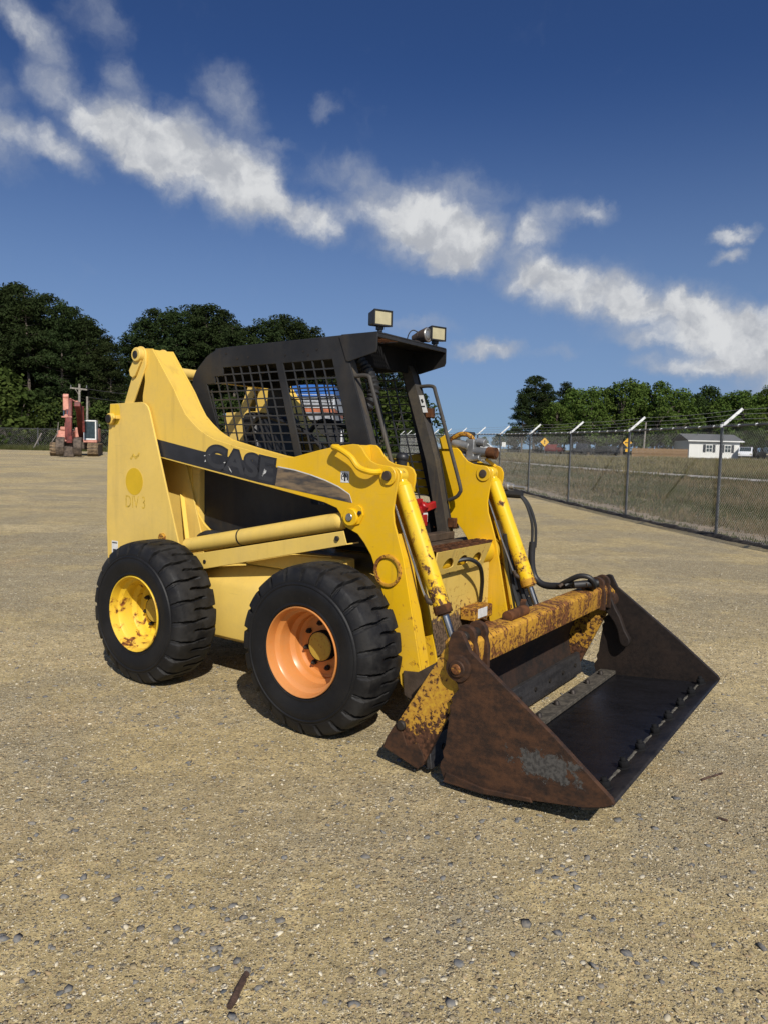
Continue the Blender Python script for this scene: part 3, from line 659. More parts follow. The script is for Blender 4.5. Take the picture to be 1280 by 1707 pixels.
# ---- loader arms
ARM = [(-1.79, 1.5), (-1.795, 1.85), (-1.77, 1.95), (-1.775, 2.02), (-1.85, 2.08), (-1.862, 2.125), (-1.85, 2.158), (-1.82, 2.178), (-1.69, 2.168),
       (-1.461, 1.883), (-1.40, 1.79), (-1.346, 1.718), (-1.28, 1.665), (-1.208, 1.616), (-1.14, 1.584), (-1.074, 1.558), (-.85, 1.51), (-.602, 1.464), (-.5, 1.452), (-.393, 1.458),
       (-.2, 1.502), (-.065, 1.528), (.045, 1.541), (.085, 1.538), (.11, 1.52), (.135, 1.485), (.17, 1.452), (.21, 1.436), (.25, 1.43), (.31, 1.424), (.338, 1.41), (.354, 1.38), (.353, 1.34), (.338, 1.27), (.327, 1.187), (.335, 1.12), (.36, 1.05),
       (.398, .936), (.528, .342), (.518, .26), (.48, .215), (.43, .215), (.402, .25), (.353, .502), (.287, .692), (.188, .931), (.14, .995), (.093, 1.042), (.05, 1.058), (.005, 1.075), (-.018, 1.105), (-.03, 1.145),
       (-.06, 1.178), (-.153, 1.205), (-.667, 1.285), (-1.37, 1.39), (-1.60, 1.425)]
CORE = [(-1.785, 1.5), (-1.79, 1.85), (-1.765, 1.95), (-1.77, 2.02), (-1.83, 2.08), (-1.82, 2.172), (-1.692, 2.163), (-1.464, 1.88), (-1.403, 1.787), (-1.348, 1.715), (-1.282, 1.662), (-1.21, 1.613), (-1.142, 1.581), (-1.075, 1.555), (-.85, 1.507),
        (-.602, 1.461), (-.5, 1.449), (-.393, 1.455), (-.2, 1.499), (-.065, 1.525), (.045, 1.537), (.06, 1.45), (.0, 1.21), (-.153, 1.208), (-.667, 1.288), (-1.37, 1.393), (-1.60, 1.428)]
XF = [(-1.643, 1.553), (-1.30, 1.502), (-1.176, 1.484)]
for s in (-1, 1):
    g = G().mesh_in(plate_mesh(ARM, s * .626, s * .640)).mesh_in(plate_mesh(ARM, s * .458, s * .472))
    g.prism(CORE, s * .474, s * .624)
    for (a, b) in (((.352, 1.06), (.398, .93)), ((.398, .93), (.528, .342)), ((.528, .342), (.516, .25))):          # front flange
        g.add([(a[0] - .003, s * .624, a[1]), (b[0] - .003, s * .624, b[1]), (b[0] - .003, s * .545, b[1]), (a[0] - .003, s * .545, a[1]), (a[0] - .015, s * .624, a[1]), (b[0] - .015, s * .624, b[1]), (b[0] - .015, s * .545, b[1]), (a[0] - .015, s * .545, a[1])],
              [(0, 1, 2, 3), (7, 6, 5, 4), (0, 4, 5, 1), (1, 5, 6, 2), (2, 6, 7, 3), (3, 7, 4, 0)])
    for (a, b) in (((.41, .255), (.356, .502)), ((.356, .502), (.29, .692)), ((.29, .692), (.19, .928))):           # rear web of the leg
        g.prism([a, (a[0] + .014, a[1]), (b[0] + .014, b[1]), b], s * .474, s * .624)
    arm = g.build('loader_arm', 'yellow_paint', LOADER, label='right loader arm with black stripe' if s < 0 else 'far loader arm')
    # pins and bosses
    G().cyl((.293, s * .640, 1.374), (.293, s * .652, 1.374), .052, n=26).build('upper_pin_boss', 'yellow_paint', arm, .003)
    G().cyl((.293, s * .652, 1.374), (.293, s * .668, 1.374), .027, n=18).build('upper_pin', 'brown_pin', arm, .003); G().cyl((.293, s * .450, 1.374), (.293, s * .442, 1.374), .027, n=18).build('inner_pin', 'brown_pin', arm, .003)
    G().cyl((.293, s * .458, 1.374), (.293, s * .450, 1.374), .052, n=26).build('inner_pin_boss', 'yellow_paint', arm, .003)
    G().cyl((.055, s * .640, 1.135), (.055, s * .668, 1.135), .052, .050, 26).build('lift_pin_boss', 'yellow_paint', arm, .004)
    G().cyl((.055, s * .668, 1.135), (.055, s * .676, 1.135), .022, n=16).build('lift_pin', 'steel_line', arm, .002)
    plate('lift_pin_keeper', [(.05, 1.19), (.10, 1.205), (.125, 1.19), (.135, 1.15), (.11, 1.10), (.06, 1.085)], s * .640, s * .650, 'yellow_paint', arm)
    G().cyl((.115, s * .650, 1.162), (.115, s * .662, 1.162), .012, n=6).build('keeper_bolt', 'bolt_dark', arm, .001)
    G().lathe([(s * .638, .090), (s * .652, .088), (s * .654, .082), (s * .652, .072), (s * .642, .070)], 40, (.303, 0, .858)).build('torque_tube_ring', 'yellow_rust', arm)
    G().cyl((.47, s * .646, .27), (.47, s * .45, .27), .05, n=18).build('foot_pin', 'brown_pin', arm, .003)
    # grab handle
    hp = smooth_path([(-.055, s * .642, 1.522), (-.05, s * .69, 1.522), (.0, s * .70, 1.512), (.08, s * .70, 1.47), (.135, s * .70, 1.415), (.20, s * .695, 1.395), (.235, s * .67, 1.392), (.24, s * .642, 1.395)], 5)
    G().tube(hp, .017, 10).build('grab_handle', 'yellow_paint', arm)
    if s < 0:
        Y0, Y1 = -.6418, -.640
        def bl(x): return 1.437 + (x + 1.613) * (1.30 - 1.437) / (-.67 + 1.613) if x < -.67 else 1.30 + (x + .67) * (1.215 - 1.30) / .72
        plate('stripe', [(-1.643, 1.553), (-1.19, 1.480), (-.512, 1.393), (-.535, 1.283), (-.67, bl(-.67) - .002), (-1.613, 1.437)], Y0, Y1, 'stripe_black', arm, bev=.0003)
        plate('stripe_tail', [(-.514, 1.394), (-.38, 1.378), (-.26, 1.355), (-.15, 1.328), (-.049, 1.295), (.032, 1.255), (.051, 1.213), (-.533, 1.282)], Y0, Y1, 'stripe_tail', arm, bev=.0003)
        g2 = G(); tl = [(-.514, 1.396), (-.38, 1.380), (-.26, 1.357), (-.15, 1.330), (-.049, 1.297), (.032, 1.257), (.051, 1.213)]
        for a, b in zip(tl, tl[1:]): g2.prism([a, b, (b[0], b[1] + .006), (a[0], a[1] + .006)], Y0, Y1 + .0004)
        g2.build('stripe_pinstripe', 'stripe_white', arm, 0, 0)
        ang = R(8.2)
        rot = Matrix(((1, 0, 0), (0, 0, -1), (0, 1, 0))) @ Matrix.Rotation(-ang, 3, 'Z')
        for nm_, mt_, off_, yy_ in (('letter_backing', 'stripe_black', .020, -.6420), ('lettering', 'stripe_letter', .006, -.6424)):
            lt = text(nm_, 'CASE', mt_, arm, Vector((0, 0, 0)), Matrix.Identity(3), .2, 1, .0004, off_)
            xs_ = [v.co.x for v in lt.data.vertices]; zs_ = [v.co.y for v in lt.data.vertices]; gx = off_ - .006
            W_, H_ = .60 + 2.2 * gx, .140 + 2.0 * gx; cx_, cz_ = (min(xs_) + max(xs_)) / 2, (min(zs_) + max(zs_)) / 2
            kx, kz = W_ / (max(xs_) - min(xs_)), H_ / (max(zs_) - min(zs_))
            lt.data.transform(Matrix.Translation((-.842, yy_, 1.412)) @ rot.to_4x4() @ Matrix.Diagonal((kx, kz, 1, 1)) @ Matrix.Translation((-cx_, -cz_, 0)))
        for q in ([(-.632, 1.362), (-.622, 1.384), (-.612, 1.372), (-.603, 1.374), (-.610, 1.358), (-.624, 1.350), (-.640, 1.333), (-.643, 1.337)], [(-.945, 1.39), (-.93, 1.385), (-.905, 1.35), (-.918, 1.36)], [(-.98, 1.412), (-.965, 1.415), (-.962, 1.409), (-.975, 1.406)], [(-1.165, 1.45), (-1.15, 1.456), (-1.152, 1.446)], [(-1.158, 1.41), (-1.150, 1.425), (-1.146, 1.412)], [(-1.12, 1.458), (-1.106, 1.463), (-1.11, 1.452)]):
            plate('bare_patch', q, -.6428, -.6416, 'stripe_white', arm, bev=.0001)
        G().box(-.032, .028, Y0, Y1, 1.325, 1.388).build('arrow_sticker', 'sticker_white', arm, 0, 0)
        plate('arrow', [(-.008, 1.332), (-.008, 1.356), (-.02, 1.356), (-.002, 1.384), (.016, 1.356), (.004, 1.356), (.004, 1.332)], -.6426, -.6419, 'sticker_ink', arm, bev=.0001)
        g3 = G(); 
        for a0, a1 in ((-50, 60), (120, 230)): g3.add([(-.002 + r_ * math.cos(R(a)), -.6424, 1.356 + r_ * math.sin(R(a))) for a in range(a0, a1 + 1, 10) for r_ in (.020, .026)], [(2 * i, 2 * i + 1, 2 * i + 3, 2 * i + 2) for i in range((a1 - a0) // 10)])
        g3.build('arrow_ring', 'sticker_ink', arm, 0, 0)
    # lift cylinder and its guard
    lc = G().cyl((-1.38, s * .585, .835), (-.075, s * .585, 1.098), .052, n=24).sphere((-.075, s * .585, 1.098), .052, 16, 10).build('lift_cylinder', 'yellow_panel', LOADER)
    G().cyl((-.872, s * .585, .9375), (-.862, s * .585, .9395), .0545, n=24).build('cylinder_band', 'plastic_black', lc)
    gd = G().mesh_in(plate_mesh([(-1.36, .775), (-.005, 1.052), (.022, .975), (-1.30, .675)], s * .645, s * .637)).prism([(-1.30, .675), (.022, .975), (.020, .982), (-1.302, .682)], s * .638, s * .53)
    gd.build('cylinder_guard', 'yellow_panel', LOADER)
    G().cyl((-.045, s * .645, 1.005), (-.045, s * .657, 1.005), .016, n=6).cyl((-1.15, s * .645, .757), (-1.15, s * .65, .757), .014, n=8).build('guard_bolt', 'bolt_dark', LOADER, .001)
    # tilt cylinder
    y = s * .548
    a, b = Vector((.325, y, 1.315)), Vector((.603, y, .662)); d = (b - a).normalized()
    tc = G().cyl(a, b, .0475, n=28).cyl(a - d * .028, a, .030, .0475, 28).build('tilt_cylinder', 'yellow_cylinder', LOADER, .003)
    G().cyl(b - d * .035, b + d * .012, .0505, n=28).cyl(b + d * .012, b + d * .02, .04, n=28).build('gland', 'brown_rust' if s < 0 else 'yellow_rust', tc, .003)
    G().cyl(b, b + d * .21, .0215, n=20).build('rod', 'chrome_rod', tc)
    G().cyl((.293, y - .035, 1.374), (.293, y + .035, 1.374), .045, n=22).bar(Vector((.293, y, 1.374)), a - d * .01, .05, .055).build('cylinder_eye', 'yellow_cylinder', tc, .004)
    e = b + d * .215
    G().cyl((e.x, y - .04, e.z), (e.x, y + .04, e.z), .042, n=20).build('rod_eye', 'brown_rust', tc, .003)
    yo = y - s * -.052 if s < 0 else y - .052
    off = Vector((-.052, -.045, -.02)) if s < 0 else Vector((-.055, -.04, -.02))
    lp = [a + off + Vector((0, 0, -.02)), a + off * 1.02 + d * .15, b + off - d * .14, b + off * .9 - d * .11]
    G().tube(smooth_path(lp, 4), .007, 8).build('oil_line', 'steel_line', tc)
    f0 = b + off * .9 - d * .11
    G().cyl(f0, f0 + d * .035, .012, n=8).cyl(f0 + d * .03, f0 + d * .055 - off * .3, .016, n=8).build('oil_fitting', 'brown_pin', tc, .001)
# torque tube with the step
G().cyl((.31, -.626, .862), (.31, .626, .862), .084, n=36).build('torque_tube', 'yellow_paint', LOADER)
stp = G().box(.30, .445, -.36, .315, .944, .953).build('step', 'brown_rust', LOADER, .002)
holes = [[(c + .062 * math.cos(R(a)), .842 + .05 * math.sin(R(a)) * (1 if a < 180 else .25)) for a in range(0, 360, 20)] for c in (-.19, -.02, .16)]
fm = plate_mesh([(-.36, .943), (.315, .943), (.27, .80), (-.32, .80)], .436, .444, holes, .002, 'yz')
for v in fm.vertices: v.co.x -= (.943 - v.co.z) * .28
link('step_front', fm, 'yellow_dirty', stp)
g = G()
for i in range(11):
    yy = -.34 + i * .063
    for xx in (.325, .37, .415): g.box(xx, xx + .03, yy, yy + .035, .953, .959)
g.build('step_tread', 'brown_rust', stp, .002)
G().tube(smooth_path([(.40, -.06, .86), (.455, .0, .868), (.47, .10, .82), (.44, .20, .72), (.40, .27, .60), (.39, .28, .56)], 6), .013, 8).build('lamp_cable', 'rubber_hose', LOADER)

# ---- cab
CAB = empty('cab', (0, 0, 0), 0, LOADER)
SIDE = [(-1.585, 1.60), (-1.58, 1.95), (-1.572, 1.99), (-1.545, 2.035), (-1.504, 2.072), (-1.44, 2.125), (-1.40, 2.148), (-1.33, 2.172), (-1.266, 2.183), (-.247, 2.194), (-.185, 2.03), (.015, 1.45), (.118, 1.00), (.118, .93), (-1.29, .915), (-1.35, .925), (-1.408, .949), (-1.47, .995), (-1.521, 1.06), (-1.57, 1.17), (-1.598, 1.313)]
H1 = [(-1.271, 2.048), (-.782, 2.050), (-.607, 1.45), (-1.22, 1.45), (-1.417, 1.94), (-1.345, 1.94), (-1.345, 1.99), (-1.271, 1.99)]
H1 = [(-1.271, 2.048), (-.782, 2.050), (-.607, 1.45), (-1.245, 1.45), (-1.430, 1.94), (-1.345, 1.942), (-1.352, 1.99), (-1.268, 1.992)]
H2 = [(-.722, 2.050), (-.319, 2.055), (-.060, 1.165), (-.464, 1.165)]
VIS = [(-.262, 2.188), (.012, 2.196), (.022, 2.19), (.022, 2.10), (.012, 2.078), (-.185, 2.033), (-.205, 2.04)]
for s in (-1, 1):
    side = plate('side_frame', SIDE, s * .372, s * .385, 'black_cab', CAB, [H1, H2])
    # screen: welded rods, leaning with the front post
    g = G(); lean = -.2915
    def hor(z, lo, hi): g.box(lo, hi, s * .3735, s * .3815, z - .0043, z + .0043)
    z = 2.0
    while z > 1.17:
        k = (2.05 - z)
        l1 = -1.271 + .0 if z > 1.992 else (-1.345 if z > 1.945 else -1.430 + (1.94 - z) * .378)
        if z > 1.46: hor(z, l1, -.782 + k * .2917)
        hor(z, -.722 + k * .29, -.319 + k * .2925); z -= .0562
    def up_(x0, zt, zb=1.45):
        g.bar((x0 + (2.05 - zt) * .2915, s * .3775, zt), (x0 + (2.05 - zb) * .2915, s * .3775, zb), .0075, .0085, (0, 1, 0))
    for i in range(1, 5): up_(-.722 + i * .0806, 2.052, 1.165)
    for i in range(1, 6): up_(-1.271 + i * .0815, 2.05)
    for x0, zt in ((-1.271, 1.99), (-1.3525, 1.99), (-1.434, 1.90), (-1.5155, 1.69)):
        zb = 1.45
        # stay inside the opening's rear edge
        up_(x0, zt, max(zb, 1.45))
    g.build('window_screen', 'screen_black', CAB, 0, 20)
    # front post box
    pb = G(); A = [(-.262, 2.15), (-.192, 2.03), (.010, 1.45), (.112, 1.0), (.112, .94)]; wd = .075
    for a, b in zip(A, A[1:]):
        pb.add([(a[0], s * .3715, a[1]), (b[0], s * .3715, b[1]), (b[0], s * .31, b[1]), (a[0], s * .31, a[1]), (a[0] - wd, s * .3715, a[1]), (b[0] - wd, s * .3715, b[1]), (b[0] - wd, s * .31, b[1]), (a[0] - wd, s * .31, a[1])],
               [(0, 1, 2, 3), (7, 6, 5, 4), (0, 4, 5, 1), (1, 5, 6, 2), (2, 6, 7, 3), (3, 7, 4, 0)])
    pb.build('front_post', 'black_post', CAB)
    plate('visor_side', VIS, s * .386, s * .394, 'black_cab', CAB)
    hp = smooth_path([(-.155, s * .365, 1.948), (-.09, s * .365, 1.950), (-.052, s * .365, 1.940), (-.038, s * .365, 1.905), (.02, s * .365, 1.74), (.10, s * .365, 1.50), (.172, s * .365, 1.285), (.17, s * .365, 1.245), (.145, s * .365, 1.215), (.09, s * .365, 1.19)], 4)
    G().tube(hp, .0125, 10).build('grab_rail', 'black_post', CAB)
    # bolts along the roof edge
    g = G()
    for (bx, bz) in ((-1.13, 2.10), (-1.03, 2.105), (-.70, 2.10), (-.55, 2.115), (-.44, 2.12), (-.51, 2.09), (-1.24, 2.14)): g.cyl((bx, s * .384, bz), (bx, s * .388, bz), .007, n=8)
    g.build('frame_bolt', 'bolt_dark', CAB)
plate('roof', [(-1.36, -.372), (-.24, -.372), (-.24, .372), (-1.36, .372)], 2.168, 2.182, 'black_cab', CAB, axes='xy')
g = G(); rs = [(-1.36, 2.17), (-1.44, 2.12), (-1.504, 2.068), (-1.548, 2.03), (-1.572, 1.985)]
for a, b in zip(rs, rs[1:]): g.prism([a, b, (b[0] + .008, b[1] - .008), (a[0] + .008, a[1] - .010)], -.372, .372)
g.build('roof_rear', 'black_cab', CAB)
MX = [(-.21, -.31), (-.04, -.31), (-.04, -.02), (-.21, -.02)]
plate('visor_top', [(-.25, -.386), (.022, -.386), (.022, .386), (-.25, .386)], 2.187, 2.197, 'black_cab', CAB, [MX], axes='xy')
g = G()
for i in range(26):
    t = -.36 + i * .024
    for sg in (1, -1):
        pts = []
        for (x0, x1) in ((-.212, -.038),):
            y0 = t if sg > 0 else t + .087
            y1 = t + .087 if sg > 0 else t
            if min(y0, y1) > -.325 and max(y0, y1) < .0: g.bar((x0, y0, 2.1915), (x1, y1, 2.1915), .006, .005)
g.build('visor_mesh', 'brown_rust', CAB, 0, 20)
G().box(-.235, -.225, -.372, .372, 2.035, 2.186).build('windscreen_header', 'dark_interior', CAB, .002)  # near-black material stands for the shade under the visor
G().box(.008, .021, -.385, .385, 2.166, 2.187).build('visor_lip', 'black_cab', CAB, .002)
G().box(-1.30, .10, -.370, .370, .90, .93).build('cab_floor', 'dark_interior', CAB)
G().box(-1.42, -1.36, -.370, .370, .93, 1.50).build('rear_wall', 'dark_interior', CAB, .01)
G().box(-1.25, -.30, -.365, .365, 2.09, 2.13).build('headliner', 'dark_interior', CAB, .02)
G().box(.05, .20, -.385, .385, .875, .935).box(.06, .135, -.38, .38, .935, .985).build('door_sill', 'brown_pin', CAB, .006)
st = G().box(-1.05, -.58, -.25, .25, 1.10, 1.23).build('seat', 'seat_vinyl', CAB, .04, seg=3)
g = G().prism([(-1.18, 1.12), (-1.04, 1.14), (-1.12, 1.72), (-1.16, 1.76), (-1.23, 1.75), (-1.26, 1.70)], -.23, .23); g.build('seat_back', 'seat_vinyl', st, .03, seg=3)
G().box(-1.0, -.62, -.2, .2, .93, 1.10).build('seat_base', 'dark_interior', st, .01)
for s in (-1, 1):
    G().box(-1.0, -.45, s * .27, s * .36, 1.20, 1.32).build('arm_rest', 'plastic_black', CAB, .02)
    if s > 0: continue
    lv = G().tube(smooth_path([(-.35, s * .30, 1.20), (-.15, s * .30, 1.30), (.05, s * .30, 1.37), (.13, s * .30, 1.43)], 5), .012, 8).build('control_lever', 'plastic_black', CAB)
    G().sphere((.150, s * .30, 1.470), .036, 14, 10, (1.1, 1, .9)).cyl((.145, s * .30, 1.40), (.15, s * .30, 1.46), .03, .032, 14).build('lever_knob', 'plastic_black', lv)
G().tube(smooth_path([(-1.1, -.31, 1.62), (-.95, -.31, 1.72), (-.6, -.31, 1.62), (-.42, -.25, 1.48), (-.40, 0, 1.46), (-.42, .25, 1.48), (-.6, .31, 1.62), (-.95, .31, 1.72), (-1.1, .31, 1.62)], 5), .019, 8).build('lap_bar', 'plastic_black', CAB)
g = G(); dp = smooth_path([(-.30, -.22, 2.07), (-.235, -.22, 2.055), (-.17, -.22, 1.99), (-.12, -.22, 1.90), (-.13, -.24, 1.80), (-.20, -.27, 1.70)], 12)
g.tube(dp, [.034 + .006 * math.sin(i * 1.9) for i in range(len(dp))], 14); g.build('air_duct', 'rubber_hose', CAB)
G().box(-.05, -.02, .12, .22, 1.0, 1.20).cyl((-.03, .17, 1.10), (.03, .17, 1.17), .03, n=12).box(-.03, .03, .14, .20, 1.02, 1.10).bar((0, .10, 1.12), (.02, .30, 1.16), .03, .05).build('brake_pedal', 'red_paint', CAB, .006)
G().box(.018, .022, .16, .21, 1.05, 1.11).build('pedal_tag', 'sticker_white', CAB, 0, 0)
G().box(-.005, .015, .335, .3702, 1.0, 1.01).build('hinge_tab', 'brown_rust', CAB)
# left post: warning sticker and hinge lugs
stx = G(); stx.add([(-.135, .3085, 1.885), (-.098, .3085, 1.885), (-.060, .3085, 1.770), (-.097, .3085, 1.770)], [(0, 1, 2, 3)]); stx.build('warning_sticker', 'sticker_white', CAB, 0, 0)
stx = G(); stx.add([(-.120, .3078, 1.855), (-.105, .3078, 1.862), (-.093, .3078, 1.84), (-.106, .3078, 1.83)], [(0, 1, 2, 3)]); stx.add([(-.112, .3078, 1.815), (-.085, .3078, 1.815), (-.082, .3078, 1.805), (-.109, .3078, 1.805)], [(0, 1, 2, 3)]); stx.build('warning_print', 'sticker_ink', CAB, 0, 0)
for z_, x_ in ((1.78, -.085), (1.055, .112)):
    G().box(x_ - .01, x_ + .045, .33, .372, z_ - .045, z_ + .02).build('hinge_lug', 'brown_rust', CAB, .005)
# lights on the roof
def lamp(x, y, z, tilt):
    e = empty('work_light', (x, y, z), tilt, CAB); e.scale = (.86, .86, .86)
    h = G().box(-.075, .03, -.072, .072, -.054, .054); me = h.mesh('housing', .014, 40, 3)
    for v in me.vertices:
        if v.co.x < -.03: v.co.y *= .8; v.co.z *= .84
    link('housing', me, 'plastic_black', e)
    G().box(.028, .034, -.062, .062, -.045, .045).build('lens', 'lens', e, .004)
    f = G()
    for q in ((.026, .040, -.072, .072, .044, .054), (.026, .040, -.072, .072, -.054, -.044), (.026, .040, -.072, -.062, -.044, .044), (.026, .040, .062, .072, -.044, .044)): f.box(*q)
    f.build('bezel', 'plastic_black', e, .002)
    G().box(-.03, .015, -.02, .02, -.075, -.05).cyl((-.005, 0, -.09), (-.005, 0, -.07), .018, n=10).build('bracket', 'plastic_black', e, .003)
lamp(.0, -.335, 2.278, R(-24)); lamp(-.03, .335, 2.285, R(-20))
hn = G().cyl((-.09, .245, 2.262), (-.035, .245, 2.268), .038, .05, 20).cyl((-.15, .245, 2.25), (-.09, .245, 2.262), .022, .038, 14).box(-.12, -.08, .22, .27, 2.197, 2.24).build('horn', 'brown_pin', CAB, .002)
G().lathe([(-.002, .046), (.004, .040), (.0, .028), (.006, .016), (.008, .001)], 20).build('horn_face', 'alloy', CAB)
hf = bpy.data.objects['horn_face']; hf.location = (-.034, .245, 2.268); hf.rotation_euler = (0, R(6), R(-90))
G().tube(smooth_path([(-.10, .235, 2.285), (-.13, .21, 2.30), (-.15, .19, 2.27), (-.16, .18, 2.20)], 5), .004, 6).build('horn_wire', 'rubber_hose', CAB)

# ---- four-in-one bucket: back blade
BKT = empty('bucket', (0, 0, 0), 0, LOADER)
BP = [(.834, .519), (.582, .115), (.563, .062), (.764, .006), (.79, .03), (.981, .45), (1.03, .55), (1.022, .605), (.985, .64), (.93, .648), (.88, .60)]
for s in (-1, 1):
    plate('blade_side_plate', BP, s * .985, s * 1.015, 'yellow_rust_heavy', BKT, bev=.004)
    plate('wear_plate', [(.582, .118), (.562, .062), (.764, .003), (.802, .055), (.76, .13), (.70, .10), (.66, .19), (.63, .195)], s * 1.015, s * 1.024, 'bucket_side', BKT, bev=.003)
    G().cyl((.667, s * 1.02, .196), (.667, s * 1.036, .196), .026, .022, 14).build('wear_bolt', 'bolt_dark', BKT, .003)
    # ears at the top of the back blade that carry clam pin and rod pins
    for yy in (.955, .845):
        plate('clam_ear', circ(.958, .664, .052, 12, 150, -20) + [(1.02, .60), (1.02, .50), (.90, .50), (.895, .62)], s * yy, s * (yy - .028), 'bucket_side', BKT, bev=.004)
    G().cyl((.958, s * .98, .664), (.958, s * .80, .664), .024, n=14).build('ear_pin', 'bolt_dark', BKT, .002)
    for yy in (.60, .495):
        plate('rod_ear', circ(.69, .465, .05, 12, 110, 260) + [(.735, .36), (.80, .45), (.83, .49), (.80, .53)], s * yy, s * (yy - .02), 'brown_pin', BKT, bev=.003)
    plate('coupler_plate', [(.43, .33), (.52, .34), (.70, .46), (.69, .18), (.58, .15), (.44, .20)], s * .44, s * .42, 'brown_pin', BKT, bev=.003)
    plate('coupler_plate', [(.43, .33), (.52, .34), (.70, .46), (.69, .18), (.58, .15), (.44, .20)], s * .66, s * .645, 'brown_pin', BKT, bev=.003)
cur = smooth_path([(.93, 0, .53), (.81, 0, .43), (.735, 0, .29), (.735, 0, .17), (.775, 0, .075)], 5)
g = G(); n = len(cur)
g.add([(p.x, y, p.z) for y in (-.984, .984) for p in cur] + [(p.x - .018, y, p.z - .004) for y in (-.984, .984) for p in cur],
      [(i, i + 1, n + i + 1, n + i) for i in range(n - 1)] + [(2 * n + i, 3 * n + i, 3 * n + i + 1, 2 * n + i + 1) for i in range(n - 1)])
g.build('mouldboard', 'mould_back', BKT)
g = G().prism([(.800, .012), (.826, .010), (.806, .150), (.780, .152)], -1.0, 1.0); cut = g.build('cutting_edge', 'blade_steel', BKT, .003)
g = G()
for i in range(9):
    yy = -.88 + i * .22
    me_ = G().cyl((.815, yy, .085), (.823, yy, .085), .014, n=10); g.mesh_in(me_.mesh())
    o = me_.build('edge_bolt', 'bolt_dark', BKT)
bm_ = G().prism([(.872, .525), (.868, .632), (.885, .652), (.985, .648), (1.0, .632), (.995, .515)], -.985, .985).build('top_beam', 'yellow_rust', BKT, .008, seg=2, label='rusty yellow cross beam')
G().cyl((.935, -.47, .668), (.935, -.25, .668), .030, n=16).build('hose_sleeve', 'brown_rust', bm_, .002)
G().bar((.90, -.22, .66), (.86, -.10, .69), .03, .012).build('bent_tab', 'brown_rust', bm_, .002)
# clam
CS = circ(.972, .668, .040, 8, 170, 60) + [(1.034, .628), (1.433, .343), (1.690, .142), (1.702, .122), (1.66, .098), (1.574, .072), (1.35, .035), (1.119, .004), (.923, .004), (.912, .03), (.899, .062), (.905, .09), (.918, .11), (.912, .14), (.926, .17), (.932, .24), (.945, .33), (.94, .36), (.955, .375), (.948, .40), (.985, .445), (.975, .47), (.94, .50), (.925, .56), (.925, .63)]
clm = None
for s in (-1, 1):
    c_ = plate('clam_side_plate', CS, s * 1.026, s * 1.052, 'bucket_side' if s < 0 else 'bucket_inner', BKT, bev=.003, label='rusty brown bucket side' if s < 0 else 'far dark bucket side')
    G().cyl((.984, s * .96, .543), (.984, s * 1.066, .543), .062, n=28).build('hinge_boss', 'bucket_side', BKT, .006, seg=2)
    G().cyl((.984, s * 1.066, .543), (.984, s * 1.078, .543), .040, n=24).build('hinge_cap', 'bucket_side', BKT, .005)
    G().cyl((.984, s * 1.078, .543), (.984, s * 1.086, .543), .024, n=20).build('hinge_pin', 'yellow_rust', BKT, .003)
    plate('skid_shoe', [(.925, .002), (1.12, .002), (1.36, .033), (1.35, .052), (1.13, .03), (.94, .05)], s * 1.0525, s * 1.066, 'bucket_side', BKT, bev=.004)
    if s > 0:
        LV = [(.880, .640), (.895, .672), (.93, .685), (.965, .672), (.985, .63), (1.02, .57), (1.05, .50), (1.085, .445), (1.12, .36), (1.152, .31), (1.155, .275), (1.135, .252), (1.105, .255), (1.085, .285), (1.07, .35), (1.035, .415), (.985, .47), (.955, .53), (.95, .59), (.925, .62)]
        plate('clam_lever', [tuple(p)[:2] for p in smooth_path([(*q, 0) for q in LV], 2, True)], .945, .99, 'bucket_inner', BKT, bev=.008)
        G().cyl((.92, .94, .645), (.92, 1.0, .645), .042, n=18).build('lever_pin', 'brown_pin', BKT, .004)
fl = G().prism([(1.045, .030), (1.56, .082), (1.60, .088), (1.60, .070), (1.56, .062), (1.045, .010)], -1.026, 1.026).build('clam_floor', 'bucket_floor', BKT, .002, label='dark polished bucket floor')
G().prism([(1.565, .074), (1.60, .089), (1.688, .122), (1.700, .112), (1.60, .068), (1.565, .060)], -1.05, 1.05).build('bucket_lip', 'bucket_edge', BKT, .003)
G().prism([(.945, .052), (1.05, .058), (1.05, .034), (.945, .018)], -1.026, 1.026).build('rear_clamp_strip', 'strip_soil', BKT, .003)
rsd = random.Random(3)
def bolt(x, y, z, up=1):
    g = G(); a = rsd.random() * 6
    u = Vector((-.22, 0, 1)).normalized()
    p = Vector((x, y, z)); g.cyl(p, p + u * .010, .034, .030, 12); g.cyl(p + u * .008, p + u * .036, .026, .024, 6); g.cyl(p + u * .034, p + u * .052, .014, .013, 8)
    return g.build('lip_bolt', 'dark_interior', BKT, .002)
for i in range(8): bolt(1.605, -.86 + i * (1.83 / 7), .088)
for i in range(8): G().cyl((.995, -.90 + i * .255, .052), (.990, -.90 + i * .255, .078), .019, .015, 7).build('strip_bolt', 'bolt_dark', BKT, .003)
g = G(); rw = random.Random(2); wl = [(-1.02 + i * .02, .005 + .006 * rw.random(), .003 * rw.random()) for i in range(103)]
g.add([v for y_, w_, o_ in wl for v in ((1.588 - w_ + o_, y_, .0862), (1.588 + o_, y_, .0905), (1.588 + w_ * .8 + o_, y_, .0885))], [(3 * i + a, 3 * i + 3 + a, 3 * i + 4 + a, 3 * i + 1 + a) for i in range(102) for a in (0, 1)])
g.build('weld_bead', 'weld_dust', BKT, 0, 60)

